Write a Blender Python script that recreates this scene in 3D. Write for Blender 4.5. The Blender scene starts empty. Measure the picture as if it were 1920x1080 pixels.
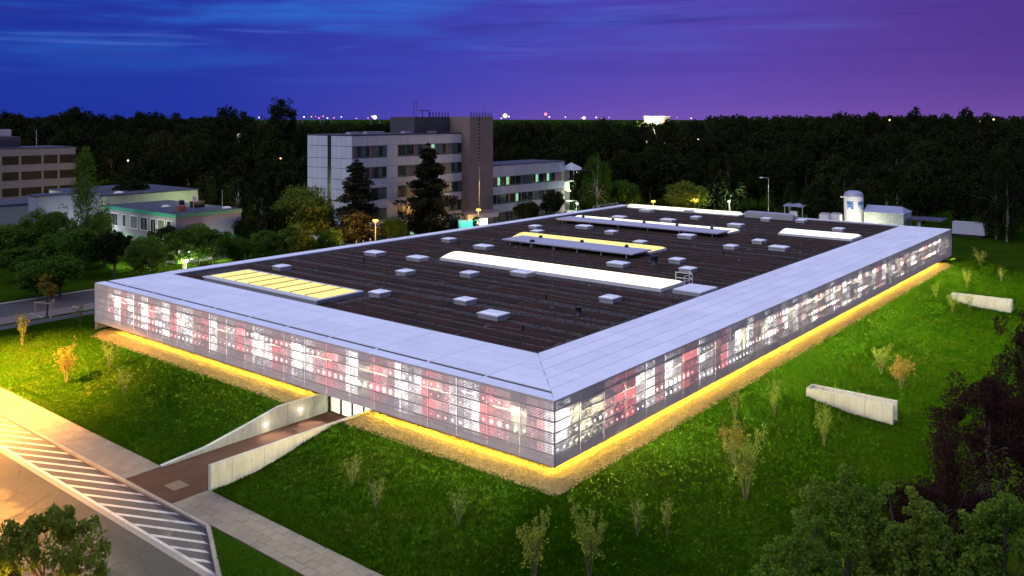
import bpy, math, random
import numpy as np
from mathutils import Matrix, Vector

# ------------------------------------------------------------------ camera, sky, sun, exposure
scene = bpy.context.scene
ANG = math.atan(1305 / 1608)                  # the hall's axes are turned this much from the view
SN, CS = math.sin(ANG), math.cos(ANG)
CX, CY, ZC = -43.64, -31.96, 24.34            # x runs along the hall's long side, y along its short side

cam_d = bpy.data.cameras.new('camera')
cam_d.sensor_width = 36.0
cam_d.lens = 36.0 * 1608 / 1920
cam_d.shift_y = -319 / 1920
cam_d.clip_end = 20000
cam = bpy.data.objects.new('camera', cam_d)
scene.collection.objects.link(cam)
cam.location = (CX, CY, ZC)
cam.rotation_euler = (math.radians(90), 0, math.atan2(-CS, SN))
scene.camera = cam

world = bpy.data.worlds.new('World')
scene.world = world
world.use_nodes = True
wn = world.node_tree
wn.nodes.clear()


class NT:
    """tiny helper round a node tree"""
    def __init__(self, nt):
        self.nt = nt

    def node(self, t, **kw):
        n = self.nt.nodes.new(t)
        for k, v in kw.items():
            setattr(n, k, v)
        return n

    def link(self, a, b):
        self.nt.links.new(a, b)

    def put(self, sock, v):
        if hasattr(v, 'links'):
            self.link(v, sock)
        else:
            sock.default_value = v

    def m(self, op, a, b=None, c=None, clamp=False):
        n = self.node('ShaderNodeMath', operation=op, use_clamp=clamp)
        self.put(n.inputs[0], a)
        if b is not None:
            self.put(n.inputs[1], b)
        if c is not None:
            self.put(n.inputs[2], c)
        return n.outputs[0]

    def vm(self, op, a, b=None):
        n = self.node('ShaderNodeVectorMath', operation=op)
        self.put(n.inputs[0], a)
        if b is not None:
            self.put(n.inputs[1], b)
        return n.outputs['Value'] if op == 'DOT_PRODUCT' else n.outputs[0]

    def xyz(self, x, y, z):
        n = self.node('ShaderNodeCombineXYZ')
        self.put(n.inputs[0], x); self.put(n.inputs[1], y); self.put(n.inputs[2], z)
        return n.outputs[0]

    def sep(self, v):
        n = self.node('ShaderNodeSeparateXYZ')
        self.link(v, n.inputs[0])
        return n.outputs

    def noise(self, v, scale, detail=3.0, rough=0.55, dist=0.0):
        n = self.node('ShaderNodeTexNoise')
        if v is not None:
            self.link(v, n.inputs['Vector'])
        n.inputs['Scale'].default_value = scale
        n.inputs['Detail'].default_value = detail
        n.inputs['Roughness'].default_value = rough
        n.inputs['Distortion'].default_value = dist
        return n.outputs[0]

    def ramp(self, f, stops, interp='LINEAR'):
        n = self.node('ShaderNodeValToRGB')
        cr = n.color_ramp
        cr.interpolation = interp
        while len(cr.elements) < len(stops):
            cr.elements.new(0.5)
        for e, (p, col) in zip(cr.elements, stops):
            e.position = p
            e.color = (*col, 1) if len(col) == 3 else col
        self.put(n.inputs[0], f)
        return n.outputs[0]

    def mix(self, f, a, b, mode='MIX'):
        n = self.node('ShaderNodeMix', data_type='RGBA', blend_type=mode)
        self.put(n.inputs[0], f)
        self.put(n.inputs[6], a if hasattr(a, 'links') else (*a, 1))
        self.put(n.inputs[7], b if hasattr(b, 'links') else (*b, 1))
        return n.outputs[2]

    def step(self, x, lo, hi):
        n = self.node('ShaderNodeMapRange', interpolation_type='SMOOTHSTEP')
        self.put(n.inputs[0], x)
        n.inputs[1].default_value = lo
        n.inputs[2].default_value = hi
        return n.outputs[0]


def g(v):
    return (v, v, v)


W = NT(wn)
tc = W.node('ShaderNodeTexCoord').outputs['Generated']
t_az = W.vm('DOT_PRODUCT', tc, (SN, -CS, 0))
ez = W.sep(tc)[2]
base = W.ramp(W.m('MULTIPLY_ADD', t_az, 0.83, 0.5), [
    (0.0, (0.010, 0.026, 0.26)), (0.2, (0.014, 0.030, 0.29)), (0.45, (0.036, 0.042, 0.35)),
    (0.68, (0.068, 0.046, 0.34)), (0.85, (0.070, 0.034, 0.245)), (1.0, (0.052, 0.022, 0.185))])
# afterglow just over the horizon, strongest towards the violet side
gl = W.m('POWER', 2.718, W.m('MULTIPLY', W.m('ABSOLUTE', ez), -24.0))
gl = W.m('MULTIPLY', gl, W.step(t_az, -0.35, 0.25))
base = W.mix(W.m('MULTIPLY', gl, 0.6), base, (0.185, 0.085, 0.36))
# streaks of cloud: brighter blue ones and dull violet ones
sv = W.vm('MULTIPLY', tc, (2.1, 2.1, 17.0))
c1 = W.noise(sv, 1.7, 5.0, 0.58, 0.35)
sv2 = W.vm('ADD', W.vm('MULTIPLY', tc, (1.4, 1.4, 26.0)), (3.7, 1.2, 5.0))
c2 = W.noise(sv2, 2.2, 5.0, 0.6, 0.6)
up = W.step(ez, 0.015, 0.13)
leftish = W.step(t_az, 0.50, -0.30)
bright = W.m('MULTIPLY', W.step(c1, 0.40, 0.74), W.m('MULTIPLY', up, leftish))
base = W.mix(W.m('MULTIPLY', bright, 0.65), base, (0.022, 0.15, 0.58))
wisp = W.m('MULTIPLY', W.step(c2, 0.54, 0.76), W.m('MULTIPLY', up, W.m('MULTIPLY_ADD', leftish, 0.8, 0.2)))
base = W.mix(W.m('MULTIPLY', wisp, 0.65), base, (0.10, 0.20, 0.62))
dull = W.m('MULTIPLY', W.step(c2, 0.50, 0.30), up)
base = W.mix(W.m('MULTIPLY', dull, 0.55), base, (0.030, 0.022, 0.20))
# the twilight dome overhead is paler than the band over the horizon
dome = W.step(ez, 0.16, 0.75)
base = W.mix(dome, base, (0.42, 0.49, 0.80))
bg = W.node('ShaderNodeBackground')
W.link(base, bg.inputs[0])
bg.inputs[1].default_value = 1.0
wo = W.node('ShaderNodeOutputWorld')
W.link(bg.outputs[0], wo.inputs[0])

sun_d = bpy.data.lights.new('sun', 'SUN')
sun_d.energy = 1.0
sun_d.angle = math.radians(55)
sun_d.color = (1.0, 0.93, 0.92)
sun = bpy.data.objects.new('sun', sun_d)
scene.collection.objects.link(sun)
sun.rotation_euler = Vector((0.80, -0.25, -0.66)).to_track_quat('-Z', 'Y').to_euler()

scene.render.engine = 'CYCLES'
cy = scene.cycles
cy.use_denoising = True
cy.max_bounces = 5
cy.diffuse_bounces = 2
cy.glossy_bounces = 2
cy.transmission_bounces = 3
cy.transparent_max_bounces = 8
cy.caustics_reflective = False
cy.caustics_refractive = False
cy.sample_clamp_indirect = 3.0
cy.sample_clamp_direct = 30.0
vs = scene.view_settings
vs.view_transform = 'Standard'
vs.look = 'None'
vs.exposure = 0.3
vs.gamma = 1.0
vs.use_curve_mapping = False

# ------------------------------------------------------------------ helpers
rnd = random.Random(11)
COL = scene.collection


def ray(px):
    X = (px - 960) / 1608
    return X * SN + CS, -X * CS + SN


def ground_at(px, D):
    """plan position of a spot D metres ahead of the camera in the direction of column px"""
    v, u = ray(px)
    return CX + v * D, CY + u * D


def wm(o):
    if o.parent is None:
        return o.matrix_basis.copy()
    return wm(o.parent) @ o.matrix_parent_inverse @ o.matrix_basis


def attach(o, parent):
    if parent is not None:
        o.parent = parent
        o.matrix_parent_inverse = wm(parent).inverted()


def tag(o, label=None, cat=None, group=None, kind=None):
    if label: o['label'] = label
    if cat: o['category'] = cat
    if group: o['group'] = group
    if kind: o['kind'] = kind
    return o


def empty(name, loc, label=None, cat=None, group=None):
    o = bpy.data.objects.new(name, None)
    COL.objects.link(o)
    o.location = loc
    return tag(o, label, cat, group)


def link(name, me, parent=None, loc=(0, 0, 0)):
    o = bpy.data.objects.new(name, me)
    COL.objects.link(o)
    o.location = loc
    attach(o, parent)
    return o


def np_mesh(name, verts, faces, mats, mat_idx=None, smooth=False):
    """faces: int array (n,4) or (n,3), or list of arrays"""
    me = bpy.data.meshes.new(name)
    verts = np.asarray(verts, dtype=np.float32).reshape(-1, 3)
    if not isinstance(faces, list):
        faces = [faces]
    loops = np.concatenate([np.asarray(f, dtype=np.int32).ravel() for f in faces])
    tot = np.concatenate([np.full(len(f), np.asarray(f).shape[1], dtype=np.int32) for f in faces])
    start = np.concatenate([[0], np.cumsum(tot)[:-1]]).astype(np.int32)
    me.vertices.add(len(verts))
    me.vertices.foreach_set('co', verts.ravel())
    me.loops.add(len(loops))
    me.loops.foreach_set('vertex_index', loops)
    me.polygons.add(len(tot))
    me.polygons.foreach_set('loop_start', start)
    if mat_idx is not None:
        me.polygons.foreach_set('material_index', np.asarray(mat_idx, dtype=np.int32))
    if smooth:
        me.polygons.foreach_set('use_smooth', np.ones(len(tot), dtype=bool))
    for m_ in (mats if isinstance(mats, (list, tuple)) else [mats]):
        me.materials.append(m_)
    me.update(calc_edges=True)
    me.validate()
    return me


class MB:
    """collects boxes, tubes and polygons into ONE mesh"""
    def __init__(self):
        self.v = []; self.f = []

    def box(self, x0, x1, y0, y1, z0, z1):
        b = len(self.v)
        self.v += [(x0, y0, z0), (x1, y0, z0), (x1, y1, z0), (x0, y1, z0),
                   (x0, y0, z1), (x1, y0, z1), (x1, y1, z1), (x0, y1, z1)]
        self.f += [tuple(b + i for i in q) for q in
                   ((0, 3, 2, 1), (4, 5, 6, 7), (0, 1, 5, 4), (1, 2, 6, 5), (2, 3, 7, 6), (3, 0, 4, 7))]
        return self

    def poly(self, pts):
        b = len(self.v)
        self.v += [tuple(p) for p in pts]
        self.f.append(tuple(range(b, b + len(pts))))
        return self

    def prism(self, pts, z0, z1):
        n = len(pts); b = len(self.v)
        self.v += [(x, y, z0) for x, y in pts] + [(x, y, z1) for x, y in pts]
        self.f.append(tuple(b + i for i in reversed(range(n))))
        self.f.append(tuple(b + n + i for i in range(n)))
        for i in range(n):
            j = (i + 1) % n
            self.f.append((b + i, b + j, b + n + j, b + n + i))
        return self

    def profile_xz(self, pts, y0, y1):
        """closed outline in x-z, pushed along y"""
        n = len(pts); b = len(self.v)
        self.v += [(x, y0, z) for x, z in pts] + [(x, y1, z) for x, z in pts]
        self.f.append(tuple(b + i for i in range(n)))
        self.f.append(tuple(b + n + i for i in reversed(range(n))))
        for i in range(n):
            j = (i + 1) % n
            self.f.append((b + j, b + i, b + n + i, b + n + j))
        return self

    def tube(self, pts, rad, sides=6):
        pts = [Vector(p) for p in pts]
        if not isinstance(rad, (list, tuple)):
            rad = [rad] * len(pts)
        b = len(self.v)
        for i, p in enumerate(pts):
            d = (pts[min(i + 1, len(pts) - 1)] - pts[max(i - 1, 0)]).normalized()
            a = Vector((0, 0, 1)) if abs(d.z) < 0.9 else Vector((1, 0, 0))
            s1 = d.cross(a).normalized(); s2 = d.cross(s1)
            for k in range(sides):
                t = 2 * math.pi * k / sides
                q = p + (s1 * math.cos(t) + s2 * math.sin(t)) * rad[i]
                self.v.append(tuple(q))
        for i in range(len(pts) - 1):
            for k in range(sides):
                k2 = (k + 1) % sides
                self.f.append((b + i * sides + k, b + i * sides + k2, b + (i + 1) * sides + k2, b + (i + 1) * sides + k))
        self.f.append(tuple(b + k for k in reversed(range(sides))))
        e = b + (len(pts) - 1) * sides
        self.f.append(tuple(e + k for k in range(sides)))
        return self

    def lathe(self, prof, sides=20, c=(0, 0)):
        b = len(self.v)
        for r, z in prof:
            for k in range(sides):
                t = 2 * math.pi * k / sides
                self.v.append((c[0] + r * math.cos(t), c[1] + r * math.sin(t), z))
        for i in range(len(prof) - 1):
            for k in range(sides):
                k2 = (k + 1) % sides
                self.f.append((b + i * sides + k, b + i * sides + k2, b + (i + 1) * sides + k2, b + (i + 1) * sides + k))
        self.f.append(tuple(b + k for k in reversed(range(sides))))
        e = b + (len(prof) - 1) * sides
        self.f.append(tuple(e + k for k in range(sides)))
        return self

    def mesh(self, name, mat, smooth=False):
        me = bpy.data.meshes.new(name)
        me.from_pydata(self.v, [], self.f)
        me.materials.append(mat)
        if smooth:
            me.polygons.foreach_set('use_smooth', [True] * len(me.polygons))
        me.update()
        return me

    def build(self, name, mat, parent=None, smooth=False):
        return link(name, self.mesh(name, mat, smooth), parent)


_cubes = {}


def box(name, x0, x1, y0, y1, z0, z1, mat, parent=None):
    """a box as its own object; all boxes of a material share one cube"""
    me = _cubes.get(mat.name)
    if me is None:
        me = MB().box(-.5, .5, -.5, .5, -.5, .5).mesh('block_' + mat.name, mat)
        _cubes[mat.name] = me
    o = bpy.data.objects.new(name, me)
    COL.objects.link(o)
    o.location = ((x0 + x1) / 2, (y0 + y1) / 2, (z0 + z1) / 2)
    o.scale = (x1 - x0, y1 - y0, z1 - z0)
    attach(o, parent)
    return o


def point_light(name, loc, power, color, parent=None, radius=0.12, spot=None):
    d = bpy.data.lights.new(name, 'SPOT' if spot else 'POINT')
    d.energy = power
    d.color = color
    d.shadow_soft_size = radius
    o = bpy.data.objects.new(name, d)
    COL.objects.link(o)
    o.location = loc
    if spot:
        d.spot_size = math.radians(spot); d.spot_blend = 0.45
    attach(o, parent)
    return o


# ------------------------------------------------------------------ materials
MATS = {}


def mat_base(name):
    m = bpy.data.materials.new(name)
    m.use_nodes = True
    m.node_tree.nodes.clear()
    N = NT(m.node_tree)
    out = N.node('ShaderNodeOutputMaterial')
    MATS[name] = m
    return m, N, out


def pbsdf(N, color, rough=0.7, metal=0.0, spec=0.4, normal=None):
    p = N.node('ShaderNodeBsdfPrincipled')
    N.put(p.inputs['Base Color'], color if hasattr(color, 'links') else (*color, 1))
    N.put(p.inputs['Roughness'], rough)
    N.put(p.inputs['Metallic'], metal)
    p.inputs['Specular IOR Level'].default_value = spec
    if normal is not None:
        N.link(normal, p.inputs['Normal'])
    return p.outputs[0]


def bump(N, h, strength, dist):
    b = N.node('ShaderNodeBump')
    b.inputs['Strength'].default_value = strength
    b.inputs['Distance'].default_value = dist
    N.link(h, b.inputs['Height'])
    return b.outputs[0]


def plain(name, color, rough=0.6, metal=0.0, var=0.12, scale=1.5, spec=0.4, obj_var=0.0, bmp=0.0, bscale=20.0):
    m, N, out = mat_base(name)
    pos = N.node('ShaderNodeNewGeometry').outputs['Position']
    n = N.noise(pos, scale, 4.0, 0.6)
    f = N.m('MULTIPLY_ADD', n, 2 * var, 1 - var)
    if obj_var:
        r = N.node('ShaderNodeObjectInfo').outputs['Random']
        f = N.m('MULTIPLY', f, N.m('MULTIPLY_ADD', r, 2 * obj_var, 1 - obj_var))
    col = N.mix(1.0, color, N.xyz(f, f, f), 'MULTIPLY')
    nrm = bump(N, N.noise(pos, bscale, 3.0), bmp, 0.02) if bmp else None
    N.link(pbsdf(N, col, rough, metal, spec, nrm), out.inputs[0])
    return m


def glow(name, color, strength, var=0.0, scale=2.0):
    m, N, out = mat_base(name)
    e = N.node('ShaderNodeEmission')
    e.inputs[0].default_value = (*color, 1)
    if var:
        pos = N.node('ShaderNodeNewGeometry').outputs['Position']
        N.link(N.m('MULTIPLY', N.m('MULTIPLY_ADD', N.noise(pos, scale, 2.0), 2 * var, 1 - var), strength), e.inputs[1])
    else:
        e.inputs[1].default_value = strength
    N.link(e.outputs[0], out.inputs[0])
    return m


def make_concrete():
    m, N, out = mat_base('concrete')
    pos = N.node('ShaderNodeNewGeometry').outputs['Position']
    x, y, z = N.sep(pos)
    n1 = N.noise(pos, 1.1, 5.0, 0.62)
    st = N.noise(N.vm('MULTIPLY', pos, (3.0, 3.0, 0.35)), 1.6, 4.0, 0.6)
    along = N.m('ADD', x, y)
    fr = N.m('FRACT', N.m('DIVIDE', along, 2.5))
    joint = N.m('LESS_THAN', fr, 0.016)
    hx = N.m('SUBTRACT', N.m('FRACT', N.m('ADD', N.m('DIVIDE', along, 1.25), 0.25)), 0.5)
    hz = N.m('SUBTRACT', N.m('FRACT', N.m('DIVIDE', N.m('ADD', z, 0.15), 0.8)), 0.5)
    hd = N.m('SQRT', N.m('ADD', N.m('MULTIPLY', N.m('MULTIPLY', hx, hx), 1.56), N.m('MULTIPLY', N.m('MULTIPLY', hz, hz), 0.64)))
    dot = N.m('LESS_THAN', hd, 0.035)
    f = N.m('MULTIPLY', N.m('MULTIPLY_ADD', n1, 0.55, 0.68), N.m('MULTIPLY_ADD', st, 0.6, 0.66))
    f = N.m('MULTIPLY', f, N.m('SUBTRACT', 1.0, N.m('MULTIPLY', N.m('MAXIMUM', joint, dot), 0.55)))
    col = N.mix(1.0, (0.46, 0.455, 0.41), N.xyz(f, f, f), 'MULTIPLY')
    N.link(pbsdf(N, col, 0.85, 0, 0.3, bump(N, N.noise(pos, 14.0, 3.0), 0.3, 0.02)), out.inputs[0])
    return m


concrete = make_concrete()
white_metal = None


def make_roof_metal():
    m, N, out = mat_base('roof_metal')
    pos = N.node('ShaderNodeNewGeometry').outputs['Position']
    r = N.node('ShaderNodeObjectInfo').outputs['Random']
    n = N.noise(pos, 0.35, 4.0, 0.6)
    f = N.m('ADD', N.m('MULTIPLY_ADD', n, 0.16, 0.90), N.m('MULTIPLY', r, 0.10))
    stn = N.noise(N.vm('MULTIPLY', pos, (1.0, 1.0, 1.0)), 1.6, 5.0, 0.65)
    f = N.m('MULTIPLY', f, N.m('MULTIPLY_ADD', N.step(stn, 0.66, 0.50), 0.05, 0.95))
    col = N.mix(1.0, (0.93, 0.93, 0.95), N.xyz(f, f, f), 'MULTIPLY')
    N.link(pbsdf(N, col, N.m('MULTIPLY_ADD', n, 0.15, 0.33), 0.25, 0.5), out.inputs[0])
    return m


roof_metal = make_roof_metal()


def make_perforated():
    m, N, out = mat_base('perforated_metal')
    x, y, z = N.sep(N.node('ShaderNodeNewGeometry').outputs['Position'])
    U = N.m('SUBTRACT', y, x)
    V = N.m('DIVIDE', N.m('SUBTRACT', z, 2.3), 0.7)
    row = N.m('FLOOR', V)
    cu = N.m('DIVIDE', U, 0.7)
    cell = N.m('FLOOR', cu)
    du = N.m('SUBTRACT', N.m('SUBTRACT', cu, cell), 0.5)
    dv = N.m('SUBTRACT', N.m('SUBTRACT', V, row), 0.5)
    dist = N.m('MULTIPLY', N.m('SQRT', N.m('ADD', N.m('MULTIPLY', du, du), N.m('MULTIPLY', dv, dv))), 0.7)
    rr = N.m('DIVIDE', N.m('ADD', row, 0.5), 6.0)
    big_max = N.ramp(rr, [(0.0, g(0.0)), (1 / 6, g(0.34)), (2 / 6, g(0.70)), (3 / 6, g(0.20)), (4 / 6, g(0.46)), (5 / 6, g(0.08))], 'CONSTANT')
    nz = N.noise(N.xyz(N.m('MULTIPLY', cell, 0.13), N.m('MULTIPLY', row, 3.7), 0.3), 1.0, 1.0, 0.4)
    R = N.m('MULTIPLY', N.m('MULTIPLY', big_max, N.step(nz, 0.36, 0.66)), 0.30)
    hole1 = N.m('LESS_THAN', dist, R)
    P = 0.1
    su = N.m('MULTIPLY', N.m('SUBTRACT', N.m('FRACT', N.m('DIVIDE', U, P)), 0.5), P)
    sv_ = N.m('MULTIPLY', N.m('SUBTRACT', N.m('FRACT', N.m('DIVIDE', z, P)), 0.5), P)
    d2 = N.m('SQRT', N.m('ADD', N.m('MULTIPLY', su, su), N.m('MULTIPLY', sv_, sv_)))
    sm_row = N.ramp(rr, [(0.0, g(0.40)), (1 / 6, g(0.72)), (2 / 6, g(0.88)), (3 / 6, g(0.95)), (4 / 6, g(1.0)), (5 / 6, g(0.62))], 'CONSTANT')
    bay = N.m('FLOOR', N.m('DIVIDE', U, 1.4))
    n2 = N.noise(N.xyz(N.m('MULTIPLY', bay, 2.37), N.m('MULTIPLY', row, 1.61), 5.0), 1.0, 1.0)
    n3 = N.noise(N.xyz(N.m('MULTIPLY', U, 1.7), N.m('MULTIPLY', z, 3.0), 1.0), 1.0, 3.0)
    amt = N.m('ADD', N.step(n2, 0.25, 0.75), N.m('MULTIPLY', N.m('SUBTRACT', n3, 0.5), 1.3), clamp=True)
    rs = N.m('MULTIPLY', N.m('MULTIPLY', sm_row, N.m('MULTIPLY_ADD', amt, 0.68, 0.32)), 0.034)
    hole2 = N.m('LESS_THAN', d2, rs)
    hole = N.m('MAXIMUM', hole1, hole2)
    info = N.node('ShaderNodeObjectInfo').outputs['Random']
    f = N.m('MULTIPLY_ADD', info, 0.12, 0.94)
    col = N.mix(1.0, (0.60, 0.515, 0.45), N.xyz(f, f, f), 'MULTIPLY')
    b = pbsdf(N, col, 0.5, 0.0, 0.4)
    t = N.node('ShaderNodeBsdfTransparent').outputs[0]
    mx = N.node('ShaderNodeMixShader')
    N.link(hole, mx.inputs[0]); N.link(b, mx.inputs[1]); N.link(t, mx.inputs[2])
    N.link(mx.outputs[0], out.inputs[0])
    return m


perforated = make_perforated()
trim_metal = plain('trim_metal', (0.34, 0.34, 0.36), 0.45, 0.5, var=0.08)
dark_metal = plain('dark_metal', (0.03, 0.03, 0.033), 0.4, 0.4)
inner_dark = plain('inner_dark', (0.10, 0.10, 0.11), 0.8)
inner_pale = plain('inner_pale', (0.58, 0.56, 0.55), 0.8)
bay_white = glow('bay_white', (1.0, 0.95, 0.92), 5.6, 0.55, 0.9)
bay_pale = glow('bay_pale', (1.0, 0.88, 0.86), 2.8, 0.55, 0.9)
bay_red = glow('bay_red', (1.0, 0.24, 0.24), 2.9, 0.5, 0.9)
bay_pink = glow('bay_pink', (1.0, 0.50, 0.48), 2.1, 0.5, 0.9)
tube_glow = glow('tube_glow', (1.0, 0.98, 0.95), 40.0)
sky_yellow = glow('rooflight_yellow', (1.0, 0.80, 0.30), 1.05, 0.22, 0.25)
sky_white = glow('rooflight_white', (1.0, 0.97, 0.72), 1.6, 0.10, 0.3)
sky_cool = glow('rooflight_cool', (0.92, 1.0, 0.95), 1.3, 0.1, 0.3)


def make_gravel(name, c1, c2, c3, scale):
    m, N, out = mat_base(name)
    pos = N.node('ShaderNodeNewGeometry').outputs['Position']
    v = N.node('ShaderNodeTexVoronoi')
    N.link(pos, v.inputs['Vector']); v.inputs['Scale'].default_value = scale
    cell = N.sep(v.outputs['Color'])[0]
    col = N.ramp(cell, [(0.0, c1), (0.5, c2), (1.0, c3)])
    big = N.m('MULTIPLY_ADD', N.noise(pos, 0.5, 3.0), 0.6, 0.7)
    col = N.mix(1.0, col, N.xyz(big, big, big), 'MULTIPLY')
    N.link(pbsdf(N, col, 0.95, 0, 0.1, bump(N, v.outputs['Distance'], 0.8, 0.04)), out.inputs[0])
    return m


roof_gravel = make_gravel('roof_gravel', (0.020, 0.016, 0.015), (0.050, 0.041, 0.038), (0.12, 0.10, 0.095), 7.0)
strip_gravel = make_gravel('strip_gravel', (0.06, 0.038, 0.014), (0.16, 0.11, 0.045), (0.28, 0.21, 0.10), 9.0)
stone_mat = plain('stone', (0.17, 0.115, 0.05), 0.85, var=0.45, scale=9.0)


def make_sedum():
    m, N, out = mat_base('sedum')
    pos = N.node('ShaderNodeNewGeometry').outputs['Position']
    n1 = N.noise(pos, 0.35, 4.0, 0.6)
    n2 = N.noise(pos, 9.0, 4.0, 0.7)
    col = N.ramp(n1, [(0.30, (0.018, 0.012, 0.008)), (0.48, (0.032, 0.020, 0.011)), (0.60, (0.052, 0.018, 0.014)), (0.74, (0.034, 0.036, 0.011))])
    f = N.m('MULTIPLY_ADD', n2, 1.6, 0.25)
    col = N.mix(1.0, col, N.xyz(f, f, f), 'MULTIPLY')
    N.link(pbsdf(N, col, 0.95, 0, 0.15, bump(N, n2, 1.0, 0.06)), out.inputs[0])
    return m


sedum = make_sedum()


def make_grass(name, mul=1.0):
    m, N, out = mat_base(name)
    pos = N.node('ShaderNodeNewGeometry').outputs['Position']
    n1 = N.noise(pos, 0.22, 4.0, 0.6)
    n2 = N.noise(pos, 3.5, 4.0, 0.7)
    col = N.ramp(n1, [(0.32, (0.014 * mul, 0.032 * mul, 0.002 * mul)), (0.5, (0.018 * mul, 0.046 * mul, 0.0025 * mul)), (0.66, (0.030 * mul, 0.042 * mul, 0.004 * mul))])
    f = N.m('MULTIPLY_ADD', n2, 1.5, 0.25)
    col = N.mix(1.0, col, N.xyz(f, f, f), 'MULTIPLY')
    N.link(pbsdf(N, col, 1.0, 0, 0.0, bump(N, n2, 0.8, 0.08)), out.inputs[0])
    return m


lawn_mat = make_grass('lawn')


def make_leaf(name, cols, trans=0.25, scale=0.6):
    m, N, out = mat_base(name)
    pos = N.node('ShaderNodeNewGeometry').outputs['Position']
    r = N.node('ShaderNodeObjectInfo').outputs['Random']
    n = N.noise(pos, scale, 3.0, 0.6)
    n2 = N.noise(pos, 7.0, 2.0)
    f = N.m('ADD', N.m('MULTIPLY', n, 0.7), N.m('MULTIPLY_ADD', r, 0.35, -0.02))
    col = N.ramp(f, [(0.2, cols[0]), (0.5, cols[1]), (0.8, cols[2])])
    k = N.m('MULTIPLY_ADD', n2, 1.2, 0.4)
    col = N.mix(1.0, col, N.xyz(k, k, k), 'MULTIPLY')
    d = N.node('ShaderNodeBsdfDiffuse'); N.link(col, d.inputs[0])
    t = N.node('ShaderNodeBsdfTranslucent'); N.link(col, t.inputs[0])
    mx = N.node('ShaderNodeMixShader'); mx.inputs[0].default_value = trans
    N.link(d.outputs[0], mx.inputs[1]); N.link(t.outputs[0], mx.inputs[2])
    N.link(mx.outputs[0], out.inputs[0])
    return m


blade_mat = make_leaf('grass_blade', [(0.012, 0.042, 0.001), (0.023, 0.070, 0.0015), (0.046, 0.074, 0.003)], 0.3, 0.30)
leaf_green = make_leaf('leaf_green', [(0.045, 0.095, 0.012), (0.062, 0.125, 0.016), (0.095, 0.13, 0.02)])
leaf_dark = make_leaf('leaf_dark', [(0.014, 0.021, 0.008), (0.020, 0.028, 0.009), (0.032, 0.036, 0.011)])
leaf_fresh = make_leaf('leaf_fresh', [(0.05, 0.11, 0.012), (0.08, 0.15, 0.018), (0.13, 0.16, 0.025)])
leaf_shrub = make_leaf('leaf_shrub', [(0.11, 0.16, 0.02), (0.16, 0.20, 0.03), (0.22, 0.20, 0.035)], 0.3, 1.5)
leaf_purple = make_leaf('leaf_purple', [(0.018, 0.009, 0.009), (0.028, 0.012, 0.012), (0.036, 0.020, 0.014)])
leaf_pine = make_leaf('leaf_pine', [(0.018, 0.022, 0.012), (0.028, 0.032, 0.016), (0.042, 0.042, 0.022)])
bark = plain('bark', (0.07, 0.055, 0.04), 0.9, var=0.4, scale=6)
bark_birch = plain('bark_birch', (0.42, 0.40, 0.36), 0.8, var=0.5, scale=4)
timber = plain('timber', (0.42, 0.33, 0.22), 0.8, var=0.25, scale=5)
asphalt = plain('asphalt', (0.050, 0.042, 0.042), 0.8, var=0.35, scale=0.9, bmp=0.5, bscale=40)
asphalt_brown = plain('asphalt_brown', (0.055, 0.030, 0.024), 0.95, var=0.35, scale=0.8, bmp=0.4, bscale=40, spec=0.02)
def make_paint():
    m, N, out = mat_base('road_paint')
    pos = N.node('ShaderNodeNewGeometry').outputs['Position']
    w = N.m('MAXIMUM', N.step(N.noise(pos, 6.0, 5.0, 0.7), 0.56, 0.68), N.m('MULTIPLY', N.step(N.noise(pos, 0.8, 3.0), 0.50, 0.70), 0.5))
    col = N.mix(w, (0.44, 0.42, 0.40), (0.10, 0.09, 0.085))
    N.link(pbsdf(N, col, 0.65, 0, 0.3), out.inputs[0])
    return m


paint = make_paint()
slab_mat = plain('paving_slab', (0.100, 0.082, 0.078), 0.8, var=0.2, scale=2.0, obj_var=0.16)
kerb_mat = plain('kerb_stone', (0.19, 0.17, 0.15), 0.8, var=0.2, scale=3, obj_var=0.1)
bedding = plain('bedding', (0.09, 0.08, 0.075), 0.9)


def make_rough_road():
    m, N, out = mat_base('worn_road')
    pos = N.node('ShaderNodeNewGeometry').outputs['Position']
    n1 = N.noise(pos, 0.28, 5.0, 0.65)
    n2 = N.noise(pos, 8.0, 4.0, 0.7)
    x = N.sep(pos)[0]
    worn = N.m('MULTIPLY', N.step(n1, 0.40, 0.60), N.step(x, -19.6, -21.2))
    crk = N.node('ShaderNodeTexVoronoi', feature='DISTANCE_TO_EDGE'); crk.inputs['Scale'].default_value = 0.35
    N.link(N.vm('ADD', pos, N.vm('MULTIPLY', N.xyz(n2, n1, n2), (0.8, 0.8, 0.0))), crk.inputs['Vector'])
    line = N.m('LESS_THAN', crk.outputs['Distance'], 0.012)
    col = N.mix(worn, (0.045, 0.040, 0.035), (0.12, 0.095, 0.062))
    col = N.mix(N.m('MULTIPLY', line, 0.6), col, (0.02, 0.018, 0.016))
    f = N.m('MULTIPLY_ADD', n2, 1.3, 0.35)
    col = N.mix(1.0, col, N.xyz(f, f, f), 'MULTIPLY')
    N.link(pbsdf(N, col, 0.85, 0, 0.3, bump(N, n2, 0.6, 0.03)), out.inputs[0])
    return m


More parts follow.
